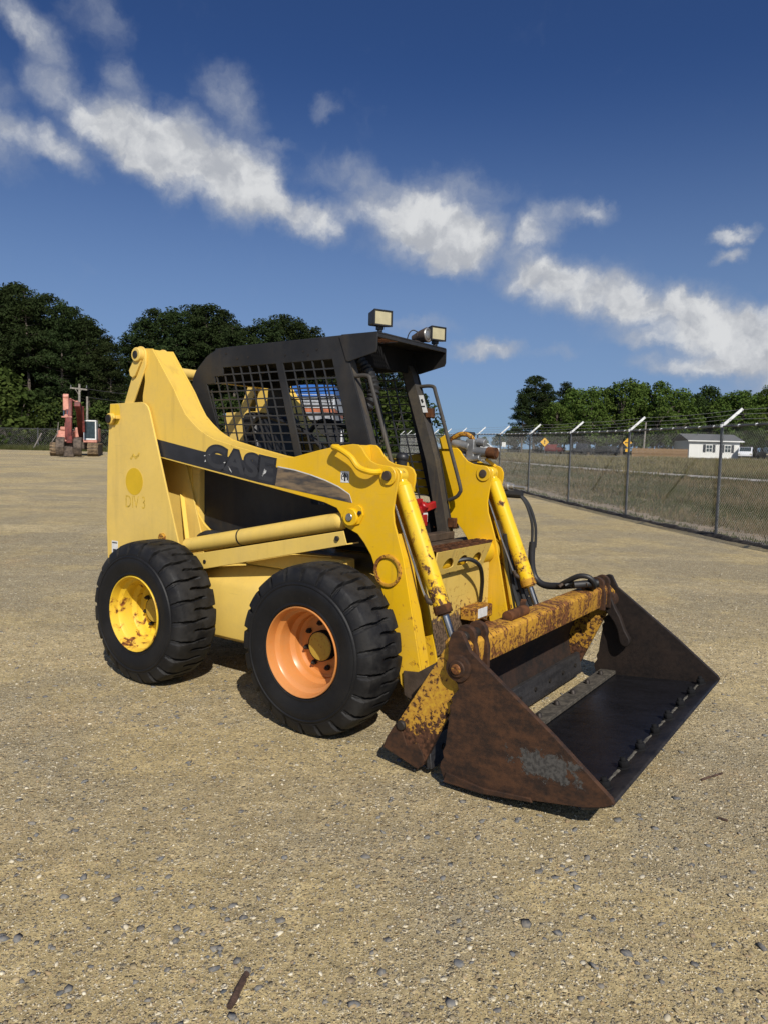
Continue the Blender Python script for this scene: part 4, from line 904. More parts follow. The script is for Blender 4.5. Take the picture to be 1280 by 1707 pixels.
# ---- hydraulic hoses and couplers on the far arm
HY = empty('auxiliary_hydraulics', (0, 0, 0), 0, LOADER)
for k, off in enumerate(((0, 0, 0), (.012, .03, -.012))):
    o = Vector(off)
    pts = [Vector(p) + o for p in ((.34, .65, 1.245), (.40, .65, 1.243), (.465, .65, 1.232), (.52, .65, 1.17), (.562, .65, 1.06), (.570, .65, .97), (.568, .65, .90))]
    G().tube(smooth_path(pts, 5), .010, 8).build('hose', 'rubber_hose', HY)
G().tube(smooth_path([(.570, .66, .925), (.566, .66, .85), (.572, .66, .76), (.60, .66, .685), (.665, .65, .650), (.76, .64, .655), (.84, .62, .672), (.92, .60, .69)], 5), .023, 12).build('hose_sleeve', 'seat_vinyl', HY)
G().tube(smooth_path([(.78, .62, .66), (.84, .60, .70), (.92, .59, .745), (.98, .60, .745), (1.01, .62, .71), (.99, .66, .67), (.93, .69, .665)], 5), .017, 10).build('hose_loop', 'rubber_hose', HY)
G().tube([(.90, .56, .690), (1.02, .66, .705)], .024, 12).build('hose_end', 'rubber_hose', HY)
for q_ in range(5): G().tube([(.80 + .035 * q_, .57 + .012 * q_, .665 + .01 * (q_ % 2)), (.83 + .035 * q_, .63 - .01 * q_, .70), (.86 + .03 * q_, .66, .672)], .011, 7).build('hose_tie', 'rubber_hose' if q_ % 2 else 'brown_pin', HY)
G().tube(smooth_path([(.47, .52, .95), (.50, .55, .80), (.53, .57, .65), (.60, .56, .50), (.68, .54, .42)], 5), .018, 8).tube(smooth_path([(.44, .50, .98), (.46, .54, .82), (.49, .56, .62), (.56, .54, .46)], 5), .015, 8).build('hose_pair', 'rubber_hose', HY)
G().cyl((.33, .66, 1.285), (.42, .66, 1.288), .018, n=12).cyl((.36, .66, 1.286), (.385, .66, 1.287), .028, n=12).cyl((.42, .66, 1.288), (.50, .66, 1.282), .010, n=10).build('quick_coupler', 'alloy', HY, .002)
G().tube([(.33, .66, 1.236), (.48, .66, 1.236)], .026, 10).build('coupler_sleeve', 'rubber_hose', HY)
vb = G().cyl((.02, .52, 1.575), (.15, .52, 1.545), .034, n=14).cyl((.03, .54, 1.505), (.14, .54, 1.475), .03, n=14).box(.13, .19, .50, .56, 1.43, 1.60).build('valve_block', 'alloy', HY, .006)
G().cyl((.18, .53, 1.518), (.28, .53, 1.512), .032, n=16).cyl((.19, .55, 1.585), (.25, .55, 1.575), .028, n=12).cyl((.10, .50, 1.45), (.24, .50, 1.475), .022, n=12).build('coupler_body', 'alloy', HY, .003)
G().cyl((.28, .53, 1.512), (.345, .53, 1.508), .039, n=18).cyl((.345, .53, 1.508), (.349, .53, 1.508), .03, n=18).build('coupler_cap', 'brown_rust', HY, .004)
G().tube(smooth_path([(-.02, .52, 1.56), (.04, .50, 1.61), (.11, .50, 1.635), (.17, .52, 1.60), (.165, .52, 1.50), (.18, .52, 1.42)], 5), .016, 8).build('retaining_strap', 'yellow_rust', HY)
G().tube(smooth_path([(.0, .55, 1.50), (.05, .55, 1.545), (.13, .55, 1.57), (.2, .56, 1.55)], 5), .022, 8).tube(smooth_path([(-.05, .53, 1.56), (.05, .54, 1.63), (.16, .56, 1.63)], 5), .018, 8).build('return_hose', 'rubber_hose', HY)
G().bar((.25, .56, 1.47), (.31, .60, 1.42), .03, .02).build('hose_bracket', 'yellow_paint', HY, .003)
plate('twisted_bracket', [(-.05, 1.60), (-.005, 1.625), (.03, 1.59), (.045, 1.53), (-.03, 1.53)], .455, .445, 'yellow_paint', HY)
G().tube(smooth_path([(-1.36, -.50, .885), (-1.28, -.52, .915), (-1.18, -.52, .922), (-1.08, -.50, .90)], 5), .028, 8).build('engine_hose', 'rubber_hose', LOADER)

# ================================================================== things behind the loader
def at(px, py, Y):                                # world point at distance Y on the sight line of a photo point
    d = ray(px, py); return Vector((0, 0, CAM_H)) + d * (Y / d.y)
# ---- chain link fence
plain('galvanised', (.13, .135, .14), .5, metal=.5, var=.2, scale=4)
plain('galv_wire', (.46, .46, .43), .5, metal=.5, var=.1)
plain('arm_white', (.74, .75, .74), .45, var=.08)
def link_mesh(L, h, w, r):
    nw = int(round(L / w)); w2 = L / nw; m = int(h / w2)
    k = np.arange(nw)[:, None]; j = np.arange(m + 1)[None, :]
    x = (k + (j + k) % 2) * w2; z = j * w2 + 0 * k; y = np.where((j % 2) == 1, r, -r) + 0 * k
    P = np.stack([x, y, z], -1).astype(float)                    # nw, m+1, 3
    off = np.array([(r, 0, 0), (-r * .5, r * .87, 0), (-r * .5, -r * .87, 0)])
    co = (P[:, :, None, :] + off[None, None]).reshape(-1, 3)
    base = (np.arange(nw)[:, None] * (m + 1) + np.arange(m)[None]) * 3
    f = np.stack([np.stack([base + a, base + (a + 1) % 3, base + 3 + (a + 1) % 3, base + 3 + a], -1) for a in range(3)], 2).reshape(-1, 4)
    me = bpy.data.meshes.new('wire_mesh'); me.from_pydata(co.tolist(), [], f.tolist()); return me
def chain_fence(name, label, pts, h, wire_r, cell, arms, group=None, post_r=.029, ties=True):
    root = empty(name, pts[0]); thing(root, label, 'fence', group)
    org = Vector(pts[0]); P = [Vector(p) - org for p in pts]
    shared = {}
    post = G().cyl((0, 0, -.05), (0, 0, h + .02), post_r, n=12).sphere((0, 0, h + .02), post_r * 1.15, 10, 6).mesh('post'); post.materials.append(MATS['galvanised'])
    if arms:
        am = G().bar((0, 0, h - .02), (.36, 0, h + .32), .030, .055).cyl((0, 0, h - .05), (0, 0, h + .01), .045, n=10).mesh('barb_arm', .004); am.materials.append(MATS['arm_white'])
    for i, p in enumerate(P):
        o = link('post', post, None, root); o.location = p
        if arms: a = link('barb_arm', am, None, root); a.location = p; a.rotation_euler = (0, 0, R(-6 + (i * 37 % 5) - 2))
        if i == len(P) - 1: break
        q = P[i + 1]; d = q - p; L = d.length
        key = round(L, 1)
        if key not in shared:
            me = link_mesh(L, h + .03, cell, wire_r); me.materials.append(MATS['galv_wire'])
            rl = G().cyl((0, 0, h - .03), (L, 0, h - .03), .018, n=8).mesh('top_rail'); rl.materials.append(MATS['galvanised'])
            tt = G()
            for k in range(int(L / .55)): tt.cyl((.3 + k * .55, 0, h - .035), (.315 + k * .55, 0, h - .02), .028, n=7)
            tm = tt.mesh('rail_tie'); tm.materials.append(MATS['arm_white'])
            shared[key] = (me, rl, tm)
        rz = math.atan2(d.y, d.x); ry = -math.atan2(d.z, math.hypot(d.x, d.y))
        for nm, me in zip(('wire_mesh', 'top_rail', 'rail_tie'), shared[key]):
            if nm == 'rail_tie' and not ties: continue
            o = link(nm, me, None, root); o.location = p; o.rotation_euler = (0, ry, rz)
            if nm != 'top_rail': o['kind'] = 'stuff'
        if arms:
            for t in (.35, .65, .96):
                a = p + Vector((.36 * t, 0, h + .32 * t)); b = q + Vector((.36 * t, 0, h + .32 * t)); mid = (a + b) / 2 - Vector((0, 0, .03))
                G().tube([a, a.lerp(mid, .5) - Vector((0, 0, .008)), mid, mid.lerp(b, .5) - Vector((0, 0, .008)), b], .0035, 4).build('barbed_wire', 'galv_wire', root, 0, 0)
    return root
fy = [10.35] + [14.49 + 4.14 * i for i in range(13)]
fpts = [(float(fence_x(y)), y, hzf(float(fence_x(y)), y)) for y in fy]
chain_fence('chain_link_fence', 'grey chain link fence with white angled barbed wire arms beside the lot', fpts, 2.2, .0016, .034, True)
bp_ = [(-75 + 4.2 * i, 61.5, hzf(-75 + 4.2 * i, 61.5) + .05) for i in range(18)]
chain_fence('chain_link_fence', 'low chain link fence along the woodland behind the excavator', bp_, 1.75, .0022, .09, False, ties=False, post_r=.04)

# ---- foliage
def leaf_mat(name, a, b, c, trans=.25):
    m = bpy.data.materials.new(name); m.use_nodes = True; MATS[name] = m; T = NT(m.node_tree)
    gi = T.n('ShaderNodeNewGeometry').outputs['Random Per Island']; tc = T.n('ShaderNodeTexCoord').outputs['Object']; ob = T.n('ShaderNodeObjectInfo').outputs['Random']
    base = T.mix(gi, a, b); base = T.mix(T.ss(T.noise(tc, .55, 3), .4, .68), base, c)
    hs = T.n('ShaderNodeHueSaturation'); T.set(hs.inputs['Hue'], T.m('ADD', .485, T.m('MULTIPLY', ob, .03))); T.set(hs.inputs['Value'], T.m('ADD', .82, T.m('MULTIPLY', ob, .36))); T.set(hs.inputs['Color'], base)
    df = T.n('ShaderNodeBsdfDiffuse'); T.set(df.inputs[0], hs.outputs[0]); tr = T.n('ShaderNodeBsdfTranslucent'); T.set(tr.inputs[0], hs.outputs[0])
    mx = T.n('ShaderNodeMixShader'); mx.inputs[0].default_value = trans; T.t.links.new(df.outputs[0], mx.inputs[1]); T.t.links.new(tr.outputs[0], mx.inputs[2])
    o = T.n('ShaderNodeOutputMaterial'); T.t.links.new(mx.outputs[0], o.inputs[0])
leaf_mat('needles', (.022, .034, .013), (.045, .062, .024), (.030, .042, .014))
leaf_mat('leaves_mid', (.058, .092, .020), (.125, .17, .038), (.07, .115, .026), .3)
leaf_mat('leaves_dark', (.028, .044, .014), (.055, .08, .024), (.035, .052, .016))
leaf_mat('grass_blades', (.16, .135, .06), (.30, .225, .125), (.13, .115, .05), .3)
leaf_mat('grass_green', (.06, .075, .026), (.14, .135, .055), (.085, .09, .035), .3)
plain('bark_grey', (.13, .105, .085), .95, var=.25, scale=4, bump=.5)
plain('pole_wood', (.27, .245, .21), .9, var=.2, scale=5)
def quad_cloud(c, nrm, size, asp, rr):
    """one leaf polygon per row: centre c, rough facing nrm"""
    n = len(c); a = rr.standard_normal((n, 3)); t = np.cross(nrm, a); t /= np.linalg.norm(t, axis=1)[:, None] + 1e-9; b = np.cross(nrm, t)
    s = size[:, None] * .5
    V = np.stack([c - t * s, c + b * s * asp - t * s * .1, c + t * s, c - b * s * asp + t * s * .1], 1).reshape(-1, 3)
    return V, np.arange(4 * n).reshape(-1, 4)
def leaf_mesh(name, cl, per, smin, smax, asp, seed, mat, jitter=.8):
    rr = np.random.default_rng(seed); C = []; N = []
    for (c, r, fl) in cl:
        n = int(per * r * r) + 8
        u = rr.standard_normal((n, 3)); u /= np.linalg.norm(u, axis=1)[:, None]
        rad = r * (.45 + .6 * rr.random(n) ** .6)
        C.append(np.asarray(c) + u * rad[:, None] * np.array([1, 1, fl])); q = u + np.array([0, 0, .35]) + jitter * rr.standard_normal((n, 3)); N.append(q / np.linalg.norm(q, axis=1)[:, None])
    C = np.concatenate(C); N = np.concatenate(N); sz = smin + (smax - smin) * rr.random(len(C))
    V, F = quad_cloud(C, N, sz, asp, rr)
    me = bpy.data.meshes.new(name); me.from_pydata(V.tolist(), [], F.tolist()); me.materials.append(MATS[mat]); return me
def pine_proto(seed, H=20.0, low=.42):
    rr = random.Random(seed); cl = []; g = G()
    lean = [rr.uniform(-.4, .4), rr.uniform(-.4, .4)]
    def ax(z): t = z / H; return Vector((lean[0] * t * t, lean[1] * t * t, z))
    g.tube([ax(H * t) for t in (0, .1, .3, .5, .7, .85, .97)], [.26, .21, .18, .15, .11, .07, .03], 8)
    z = H * low
    while z < H * .985:
        t = (z / H - low) / (1 - low); rad = (3.3 * (1 - t) ** .55 * (.55 + .45 * min(1, t * 5)) + .45) * rr.uniform(.75, 1.15)
        for k in range(rr.choice((2, 3, 3, 4))):
            a = rr.uniform(0, 6.283); L = rad * rr.uniform(.55, 1.1); c = ax(z); e = c + Vector((math.cos(a) * L, math.sin(a) * L, L * rr.uniform(.05, .4)))
            g.tube([c, c.lerp(e, .6) + Vector((0, 0, -.1)), e], [.05, .035, .02], 4, False)
            for f in ((.5, .75, 1.0) if L > 1.8 else (.7, 1.0)):
                cl.append((tuple(c.lerp(e, f) + Vector((rr.uniform(-.4, .4), rr.uniform(-.4, .4), rr.uniform(-.2, .3)))), rr.uniform(.55, 1.0), .62))
        z += H * rr.uniform(.014, .028)
    cl.append((tuple(ax(H * .985)), .6, 1.0))
    for k in range(5):                            # dead stubs on the lower stem
        zz = H * rr.uniform(.15, low); a = rr.uniform(0, 6.28); c = ax(zz); g.tube([c, c + Vector((math.cos(a) * 1.2, math.sin(a) * 1.2, .25))], [.03, .012], 4, False)
    tm = g.mesh('trunk'); tm.materials.append(MATS['bark_grey'])
    return tm, leaf_mesh('crown', cl, 62, .28, .55, .38, seed, 'needles', 1.0)
def broad_proto(seed, H=12.0, W=4.6, mat='leaves_mid', low=.22):
    rr = random.Random(seed); cl = []; g = G()
    g.tube([(0, 0, 0), (.05, 0, H * .15), (.1, .05, H * .35), (.0, .1, H * .6)], [.30, .22, .18, .08], 8)
    n = 46
    for i in range(n):
        a = i * 2.39996 + rr.uniform(-.4, .4); t = (i + .5) / n
        zz = low + (1 - low) * t; prof = math.sin(math.pi * min(1, (.10 + .90 * t)) ** .85) ** .6 if t < .97 else .25
        rad = W * prof * rr.uniform(.35, .95); c = Vector((math.cos(a) * rad, math.sin(a) * rad, H * zz * .93))
        cl.append((tuple(c), rr.uniform(.7, 1.35) * H / 12, .72))
        if i % 3 == 0: g.tube([(.05, 0, H * (.2 + .3 * t)), c.lerp(Vector((0, 0, c.z)), .4) - Vector((0, 0, .4)), c], [.09, .06, .02], 5, False)
    tm = g.mesh('trunk'); tm.materials.append(MATS['bark_grey'])
    return tm, leaf_mesh('crown', cl, 120 * (12 / H) ** 2, .22 * H / 12, .5 * H / 12, .62, seed, mat, .75)
def shrub_proto(seed, mat):
    rr = random.Random(seed); cl = []; g = G()
    for k in range(5):
        a = rr.uniform(0, 6.28); g.tube([(0, 0, 0), (math.cos(a) * .5, math.sin(a) * .5, 1.6), (math.cos(a) * 1.1, math.sin(a) * 1.1, 3.2)], [.07, .05, .02], 5, False)
    for i in range(26):
        t = rr.random(); a = rr.uniform(0, 6.28); rad = 2.1 * math.sqrt(rr.random()) * math.sin(math.pi * (.2 + .75 * t)); cl.append(((math.cos(a) * rad, math.sin(a) * rad, .35 + 4.2 * t), rr.uniform(.5, .95), .8))
    tm = g.mesh('trunk'); tm.materials.append(MATS['bark_grey'])
    return tm, leaf_mesh('crown', cl, 120, .18, .42, .6, seed, mat, .8)
PINES = [pine_proto(s, 20, lo) for s, lo in ((1, .40), (2, .48), (3, .34), (7, .30))]
BROAD = [broad_proto(21), broad_proto(22, W=4.0), broad_proto(23, W=5.0, low=.15), broad_proto(24, W=4.4, mat='leaves_dark')]
leaf_mat('leaves_olive', (.040, .060, .016), (.085, .112, .028), (.048, .072, .018), .25)
SHRUB = [shrub_proto(31, 'leaves_olive'), shrub_proto(32, 'leaves_dark'), shrub_proto(33, 'leaves_olive')]
trnd = random.Random(77)
ORD = 'first second third fourth fifth sixth seventh eighth ninth tenth eleventh twelfth thirteenth fourteenth fifteenth sixteenth'.split(); SEEN = {}
def nth(text):                                    # which one, counted from the left of the picture
    SEEN[text] = SEEN.get(text, 0) + 1; return ORD[min(SEEN[text], 16) - 1] + ' ' + text
def tree(kind, protos, px, top, Y, label, group, wide=1.0, cat='tree', H0=20.0, which=None):
    P = at(px, top, Y); gz = hzf(P.x, Y) if P.x < 3 else float(field_z(P.x, Y)); h = P.z - gz
    k = which if which is not None else trnd.randrange(len(protos)); tm, cm = protos[k]
    e = empty(kind, (P.x, Y, gz - .05), trnd.uniform(0, 6.28)); s = h / H0 / 1.0; e.scale = (s * wide * trnd.uniform(.9, 1.1), s * wide * trnd.uniform(.9, 1.1), s)
    link('trunk', tm, None, e); link('crown', cm, None, e); thing(e, label, cat, group); return e
# pine wood on the left, front row
PL = [(-75, 468, 70), (-40, 476, 73), (-8, 480, 69), (22, 474, 74), (48, 479, 70), (76, 492, 73), (102, 503, 70), (126, 514, 75), (148, 533, 71), (168, 549, 74), (186, 571, 70), (206, 625, 84), (222, 560, 92), (243, 530, 90), (268, 517, 94), (296, 516, 90),
      (322, 511, 95), (347, 510, 91), (370, 519, 94), (393, 540, 90), (418, 546, 98), (443, 534, 96), (470, 527, 100), (497, 533, 97), (521, 545, 101), (548, 566, 98), (580, 585, 100), (612, 590, 96), (640, 598, 92), (664, 612, 94), (684, 655, 98)]
for i, (px, tp, Y) in enumerate(PL):
    where = 'pine from the far left edge of the wood' if px < 20 else 'tall dark pine from the left behind the excavator' if px < 150 else 'pine from the left beside the gap in the tree line' if px < 240 else 'pine from the left behind the loader arm and cab' if px < 560 else 'pine from the left seen through the open cab'
    tree('pine_tree', PINES, px, tp, Y, nth(where), where + ', row', 1.05 if px < 200 else 1.15)
for i in range(24):                               # second row closes the wood
    px = -70 + i * 33; tp = np.interp(px, [-70, 50, 130, 200, 240, 340, 400, 470, 560, 700, 760], [500, 505, 545, 640, 560, 540, 570, 560, 600, 650, 715])
    tree('pine_tree', PINES, px + trnd.uniform(-8, 8), tp + trnd.uniform(0, 14), 108 + trnd.uniform(0, 8) if px > 200 else 84 + trnd.uniform(0, 6), 'pine in the second row of the left wood', 'pines in the second row of the left wood', 1.2, which=2 + i % 2)
for i, (px, tp, Y, k) in enumerate([(-35, 596, 65, 0), (-5, 605, 64.5, 2), (14, 628, 64, 0), (36, 655, 64.5, 2), (58, 650, 65, 1), (72, 676, 64.5, 0), (92, 664, 66, 2), (112, 690, 65, 1), (132, 672, 67, 0), (152, 690, 65.5, 1), (172, 668, 66, 2), (190, 680, 66, 1), (212, 655, 70, 0), (238, 650, 75, 1), (265, 660, 78, 2), (300, 650, 80, 1), (340, 655, 82, 0), (385, 660, 82, 1), (430, 655, 84, 1), (480, 660, 86, 0), (530, 665, 86, 1), (575, 660, 84, 2), (600, 668, 86, 1), (628, 650, 80, 0), (650, 655, 80, 2), (668, 680, 82, 1)]):
    lab = 'leafy bush from the far left at the foot of the wood' if px < 60 else 'leafy bush from the left behind the excavator' if px < 200 else 'leafy bush from the left behind the loader'
    tree('leafy_bush', SHRUB, px, tp, Y, nth(lab), lab + ', row', trnd.uniform(1.0, 1.35), 'bush', 5.0, k)
for i in range(22):
    px = -60 + i * 36; tree('leafy_bush', SHRUB, px, 655 + trnd.uniform(-10, 15), (94 if px < 190 else 118) + trnd.uniform(0, 3), 'dark bush deep inside the left wood', 'dark bushes deep inside the left wood', 1.15, 'bush', 5.0, 1)
# trees on the right beyond the road
for (px, tp, Y, k, w) in [(872, 655, 119, 3, 1.25), (893, 627, 121, 2, 1.45), (912, 640, 123, 3, 1.3), (944, 638, 128, 0, 1.1)]:
    tree('pine_tree', PINES, px, tp, Y, nth('dark pine from the left at the end of the roadside trees'), 'dark pines at the left end of the roadside trees', w, which=k)
for i, (px, tp, Y, k, w) in enumerate([(930, 668, 117, 0, 1.1), (957, 642, 119, 1, 1.1), (985, 642, 117, 0, 1.0), (1012, 640, 121, 2, 1.0), (1040, 629, 118, 0, 1.05), (1070, 632, 121, 1, 1.1), (1100, 630, 118, 2, .95), (1130, 645, 120, 0, 1.1), (1158, 652, 123, 3, 1.1), (1185, 639, 125, 3, 1.1), (1212, 652, 122, 0, 1.0), (1240, 645, 120, 1, 1.05), (1266, 650, 123, 2, 1.0), (1292, 640, 120, 0, 1.1), (1330, 645, 121, 1, 1.1)]):
    lab = 'green leafy tree right of the dark pines over the road' if px < 1000 else 'green leafy tree from the left above the brown board fence' if px < 1140 else 'green leafy tree from the left above the white house'
    tree('leafy_tree', BROAD, px, tp, Y, nth(lab), lab + ', row', w, H0=12.0, which=k)
for i in range(14):
    px = 905 + i * 31; tree('leafy_tree', BROAD, px, 660 + trnd.uniform(0, 16), 134 + trnd.uniform(0, 6), 'leafy tree in the second row over the road', 'leafy trees in the second row over the road', 1.2, H0=12.0, which=3)
for i in range(13):
    px = 862 + i * 36; tree('leafy_bush', SHRUB, px, 722 + trnd.uniform(-6, 8), 128 + trnd.uniform(0, 3), 'dark bush under the roadside trees', 'dark bushes under the roadside trees', 1.6, 'bush', 5.0, 1)
for (px, tp) in [(712, 722), (737, 712), (760, 722), (782, 728), (806, 727), (830, 722), (848, 716), (858, 708)]:
    tree('leafy_tree', BROAD, px, tp, 205 + trnd.uniform(-10, 10), nth('tiny distant tree from the left beyond the far arm'), 'tiny distant trees on the horizon', 1.3, H0=12.0)

# ---- grass
def grass(name, n, fn, hmin, hmax, mat, seed, label):
    rr = np.random.default_rng(seed); x, y, z, k = fn(rr, n); n = len(x); B = 5
    X = np.repeat(x, B) + rr.standard_normal(n * B) * .05; Y = np.repeat(y, B) + rr.standard_normal(n * B) * .05; Z = np.repeat(z, B); S = np.repeat(k, B)
    a = rr.random(n * B) * 6.283; h = (hmin + (hmax - hmin) * rr.random(n * B) ** 1.5) * S; w = (.006 + .008 * rr.random(n * B)) * (1 + Y / 25)
    lx = rr.standard_normal(n * B) * h * .4; ly = rr.standard_normal(n * B) * h * .4
    ca, sa = np.cos(a) * w, np.sin(a) * w
    co = np.stack([np.stack([X - ca, Y - sa, Z - .02], -1), np.stack([X + ca, Y + sa, Z - .02], -1), np.stack([X + lx, Y + ly, Z + h], -1)], 1).reshape(-1, 3)
    f = np.arange(3 * n * B, dtype=np.int32)
    me = bpy.data.meshes.new(name); me.vertices.add(len(co)); me.vertices.foreach_set('co', co.ravel().astype(np.float32)); me.loops.add(len(f)); me.loops.foreach_set('vertex_index', f)
    me.polygons.add(len(f) // 3); me.polygons.foreach_set('loop_start', np.arange(0, len(f), 3, dtype=np.int32)); me.update(); me.validate()
    thing(link(name, me, mat), label, 'grass', kind='stuff')
def fld(u0, u1, y0, y1, py_, green):
    def fn(rr, n):
        y = y0 + (y1 - y0) * rr.random(n) ** py_; u = u0 + (u1 - u0) * rr.random(n) ** 1.3; x = fence_x(y) + u
        pat = np.sin(x * .7 + 1.3 * np.sin(y * .31)) + np.sin(y * .55 + x * .2)
        keep = (rr.random(n) < np.clip(.55 + .35 * pat * (1 if green else -1), .1, 1)); tr = np.array([[p.x, p.y] for p in smooth_path([(a, b, 0) for a, b in TRK], 6)])
        dmin = np.min(np.hypot(x[:, None] - tr[None, :, 0], y[:, None] - tr[None, :, 1]), axis=1); keep &= dmin > 1.1
        x, y, u = x[keep], y[keep], u[keep]
        return x, y, field_z(x, y), np.clip(.55 + u * .12, .55, 1.2)
    return fn
grass('green_grass', 30000, fld(1.35, 26, 8, 62, 1.2, True), .05, .22, 'grass_green', 5, 'short green grass in the field behind the chain link fence')
grass('dry_grass', 34000, fld(1.1, 34, 8, 85, 1.2, False), .06, .28, 'grass_blades', 6, 'dry straw coloured grass in the field behind the chain link fence')
grass('far_dry_grass', 16000, fld(12, 60, 45, 98, 1.0, False), .10, .45, 'grass_blades', 7, 'tall dry grass on the bank before the far road')
grass('fence_weeds', 1100, lambda rr, n: ((lambda y: (fence_x(y) + .12 + .5 * rr.random(n) ** 2, y, hz(fence_x(y), y), .7 + 0 * y))(8 + 50 * rr.random(n))), .03, .14, 'grass_green', 9, 'sparse weeds along the foot of the chain link fence')
grass('verge_grass', 9000, lambda rr, n: ((lambda x, y: (x, y, hz(x, y) + .03, 1 + 0 * x))(-60 + 62 * rr.random(n), 60.4 + 4 * rr.random(n))), .10, .5, 'grass_green', 8, 'rough green grass at the edge of the wood')

# ---- excavator
plain('faded_red', (.60, .27, .20), .55, var=.15, scale=3); plain('shaded_red', (.16, .028, .022), .6, var=.25, scale=4)  # second red has the shade on boom and stick painted into it
plain('track_steel', (.10, .075, .055), .8, var=.3, scale=6, bump=.5); plain('track_shoe_mud', (.22, .155, .09), .9, var=.3, scale=5)
plain('cab_white', (.72, .73, .72), .4, var=.06); plain('dark_glass', (.03, .045, .05), .12, var=.2, spec=.8)
def excavator():
    Y0 = 50.0; o = at(130, 760, Y0); gz = hzf(o.x, Y0); e = empty('excavator', (o.x, Y0, gz), R(17)); thing(e, 'faded red tracked excavator with white cab parked before the woods', 'excavator')
    for x0, x1 in ((-1.66, -.92), (.66, 1.34)):
        n = 10; st = [(-.2 + .42 * math.cos(R(a)), .44 + .40 * math.sin(R(a))) for a in np.linspace(90, 270, n)] + [(3.4 + .42 * math.cos(R(a)), .44 + .40 * math.sin(R(a))) for a in np.linspace(-90, 90, n)]
        g = G(); m = len(st); g.add([(x, y, z) for x in (x0 + .06, x1 - .06) for y, z in st], [tuple(range(m)), tuple(range(2 * m - 1, m - 1, -1))] + [(i, (i + 1) % m, m + (i + 1) % m, m + i) for i in range(m)])
        tr = g.build('track', 'track_steel', e, .02)
        shoe = G().box(x0, x1, -.085, .085, -.02, .02).box(x0, x1, -.02, .02, .02, .055).mesh('track_shoe'); shoe.materials.append(MATS['track_shoe_mud'])
        per = []; pts = [Vector((0, a, b)) for a, b in st]
        for i in range(m): per.append((pts[i], pts[(i + 1) % m]))
        tot = sum((b - a).length for a, b in per); N = 44; step = tot / N; acc = 0; nxt = 0
        for a, b in per:
            L = (b - a).length
            while nxt < acc + L - 1e-6:
                p = a.lerp(b, (nxt - acc) / L); d = (b - a).normalized(); s = link('track_shoe', shoe, None, tr); s.location = p; s.rotation_euler = (math.atan2(d.z, d.y) + math.pi, 0, 0); nxt += step
            acc += L
    G().box(-.95, .70, .6, 2.6, .45, .95).build('undercarriage', 'track_steel', e, .05)
    G().box(-1.30, -.30, .3, 2.9, 1.0, 1.72).box(-.30, 1.25, 1.5, 3.3, 1.0, 1.95).build('upper_body', 'faded_red', e, .06)
    G().box(-1.10, -.60, .25, .9, 1.72, 1.95).box(-.85, -.55, .6, 1.2, 1.95, 2.25).build('tank_cover', 'faded_red', e, .04)
    G().box(-1.32, -.35, .22, .30, .95, 1.45).build('side_step', 'faded_red', e, .03)
    cb = G().box(.36, 1.22, .0, 1.4, .92, 1.14).build('cab_base', 'faded_red', e, .03)
    fr = G()
    for q in ((.38, .47, 1.14, 2.42), (1.11, 1.20, 1.14, 2.42)): fr.box(q[0], q[1], .0, .09, q[2], q[3]).box(q[0], q[1], 1.3, 1.4, q[2], q[3])
    fr.box(.38, 1.20, .0, 1.4, 2.34, 2.44).box(.38, 1.20, .0, .09, 1.10, 1.20).build('cab_frame', 'cab_white', e, .02)
    G().box(.47, 1.11, .03, .05, 1.2, 2.34).build('windscreen', 'dark_glass', e, 0, 0); G().box(.40, .42, .09, 1.3, 1.2, 2.34).build('side_window', 'dark_glass', e, 0, 0); G().box(1.16, 1.18, .09, 1.3, 1.2, 2.34).build('side_window', 'dark_glass', e, 0, 0)
    G().box(.52, 1.0, .5, .9, 1.1, 1.7).build('seat', 'seat_vinyl', e, .05)
    G().bar((1.2, .05, 2.1), (1.42, .0, 2.12), .03, .03).box(1.38, 1.44, -.02, .02, 2.02, 2.2).build('mirror', 'galvanised', e, .005)
    # boom (rises from the body towards the camera), stick hanging in front of it, bucket curled on the ground
    prof = [(1.2, 1.25), (.6, 2.2), (-.4, 3.35), (-1.6, 3.55), (-1.75, 3.25), (-.5, 2.85), (.5, 1.6)]
    g = G(); n = len(prof); g.add([(x, y, z) for x in (-.02, .36) for y, z in prof], [tuple(range(n)), tuple(range(2 * n - 1, n - 1, -1))] + [(i, (i + 1) % n, n + (i + 1) % n, n + i) for i in range(n)]); g.build('boom', 'shaded_red', e, .03)
    sp_ = [(-1.45, 3.75), (-1.75, 3.70), (-2.35, 1.35), (-2.25, 1.05), (-2.0, 1.15), (-1.45, 3.2)]
    g = G(); n = len(sp_); g.add([(x, y, z) for x in (-.52, -.12) for y, z in sp_], [tuple(range(n)), tuple(range(2 * n - 1, n - 1, -1))] + [(i, (i + 1) % n, n + (i + 1) % n, n + i) for i in range(n)]); g.build('stick', 'shaded_red', e, .03)
    G().box(-.66, -.32, -1.92, -1.74, 2.95, 3.85).cyl((-.66, -1.8, 3.85), (-.32, -1.8, 3.85), .17, n=14).build('stick_cylinder', 'faded_red', e, .03)
    G().cyl((-.60, -1.95, 2.95), (-.60, -2.0, 2.55), .035, n=8).build('piston_rod', 'chrome_rod', e); G().cyl((-.40, -1.95, 2.95), (-.40, -2.0, 2.55), .035, n=8).build('piston_rod', 'chrome_rod', e)
    G().box(-.75, -.12, -2.05, -1.95, 2.48, 2.58).cyl((-.46, -2.06, 2.6), (-.46, -1.9, 2.6), .12, n=10).build('linkage', 'faded_red', e, .02)
    G().bar((-.3, -1.5, 3.75), (.1, -1.2, 3.55), .08, .08).bar((.1, -1.3, 3.6), (.3, -1.0, 3.4), .12, .12).build('hose_link', 'faded_red', e, .02)
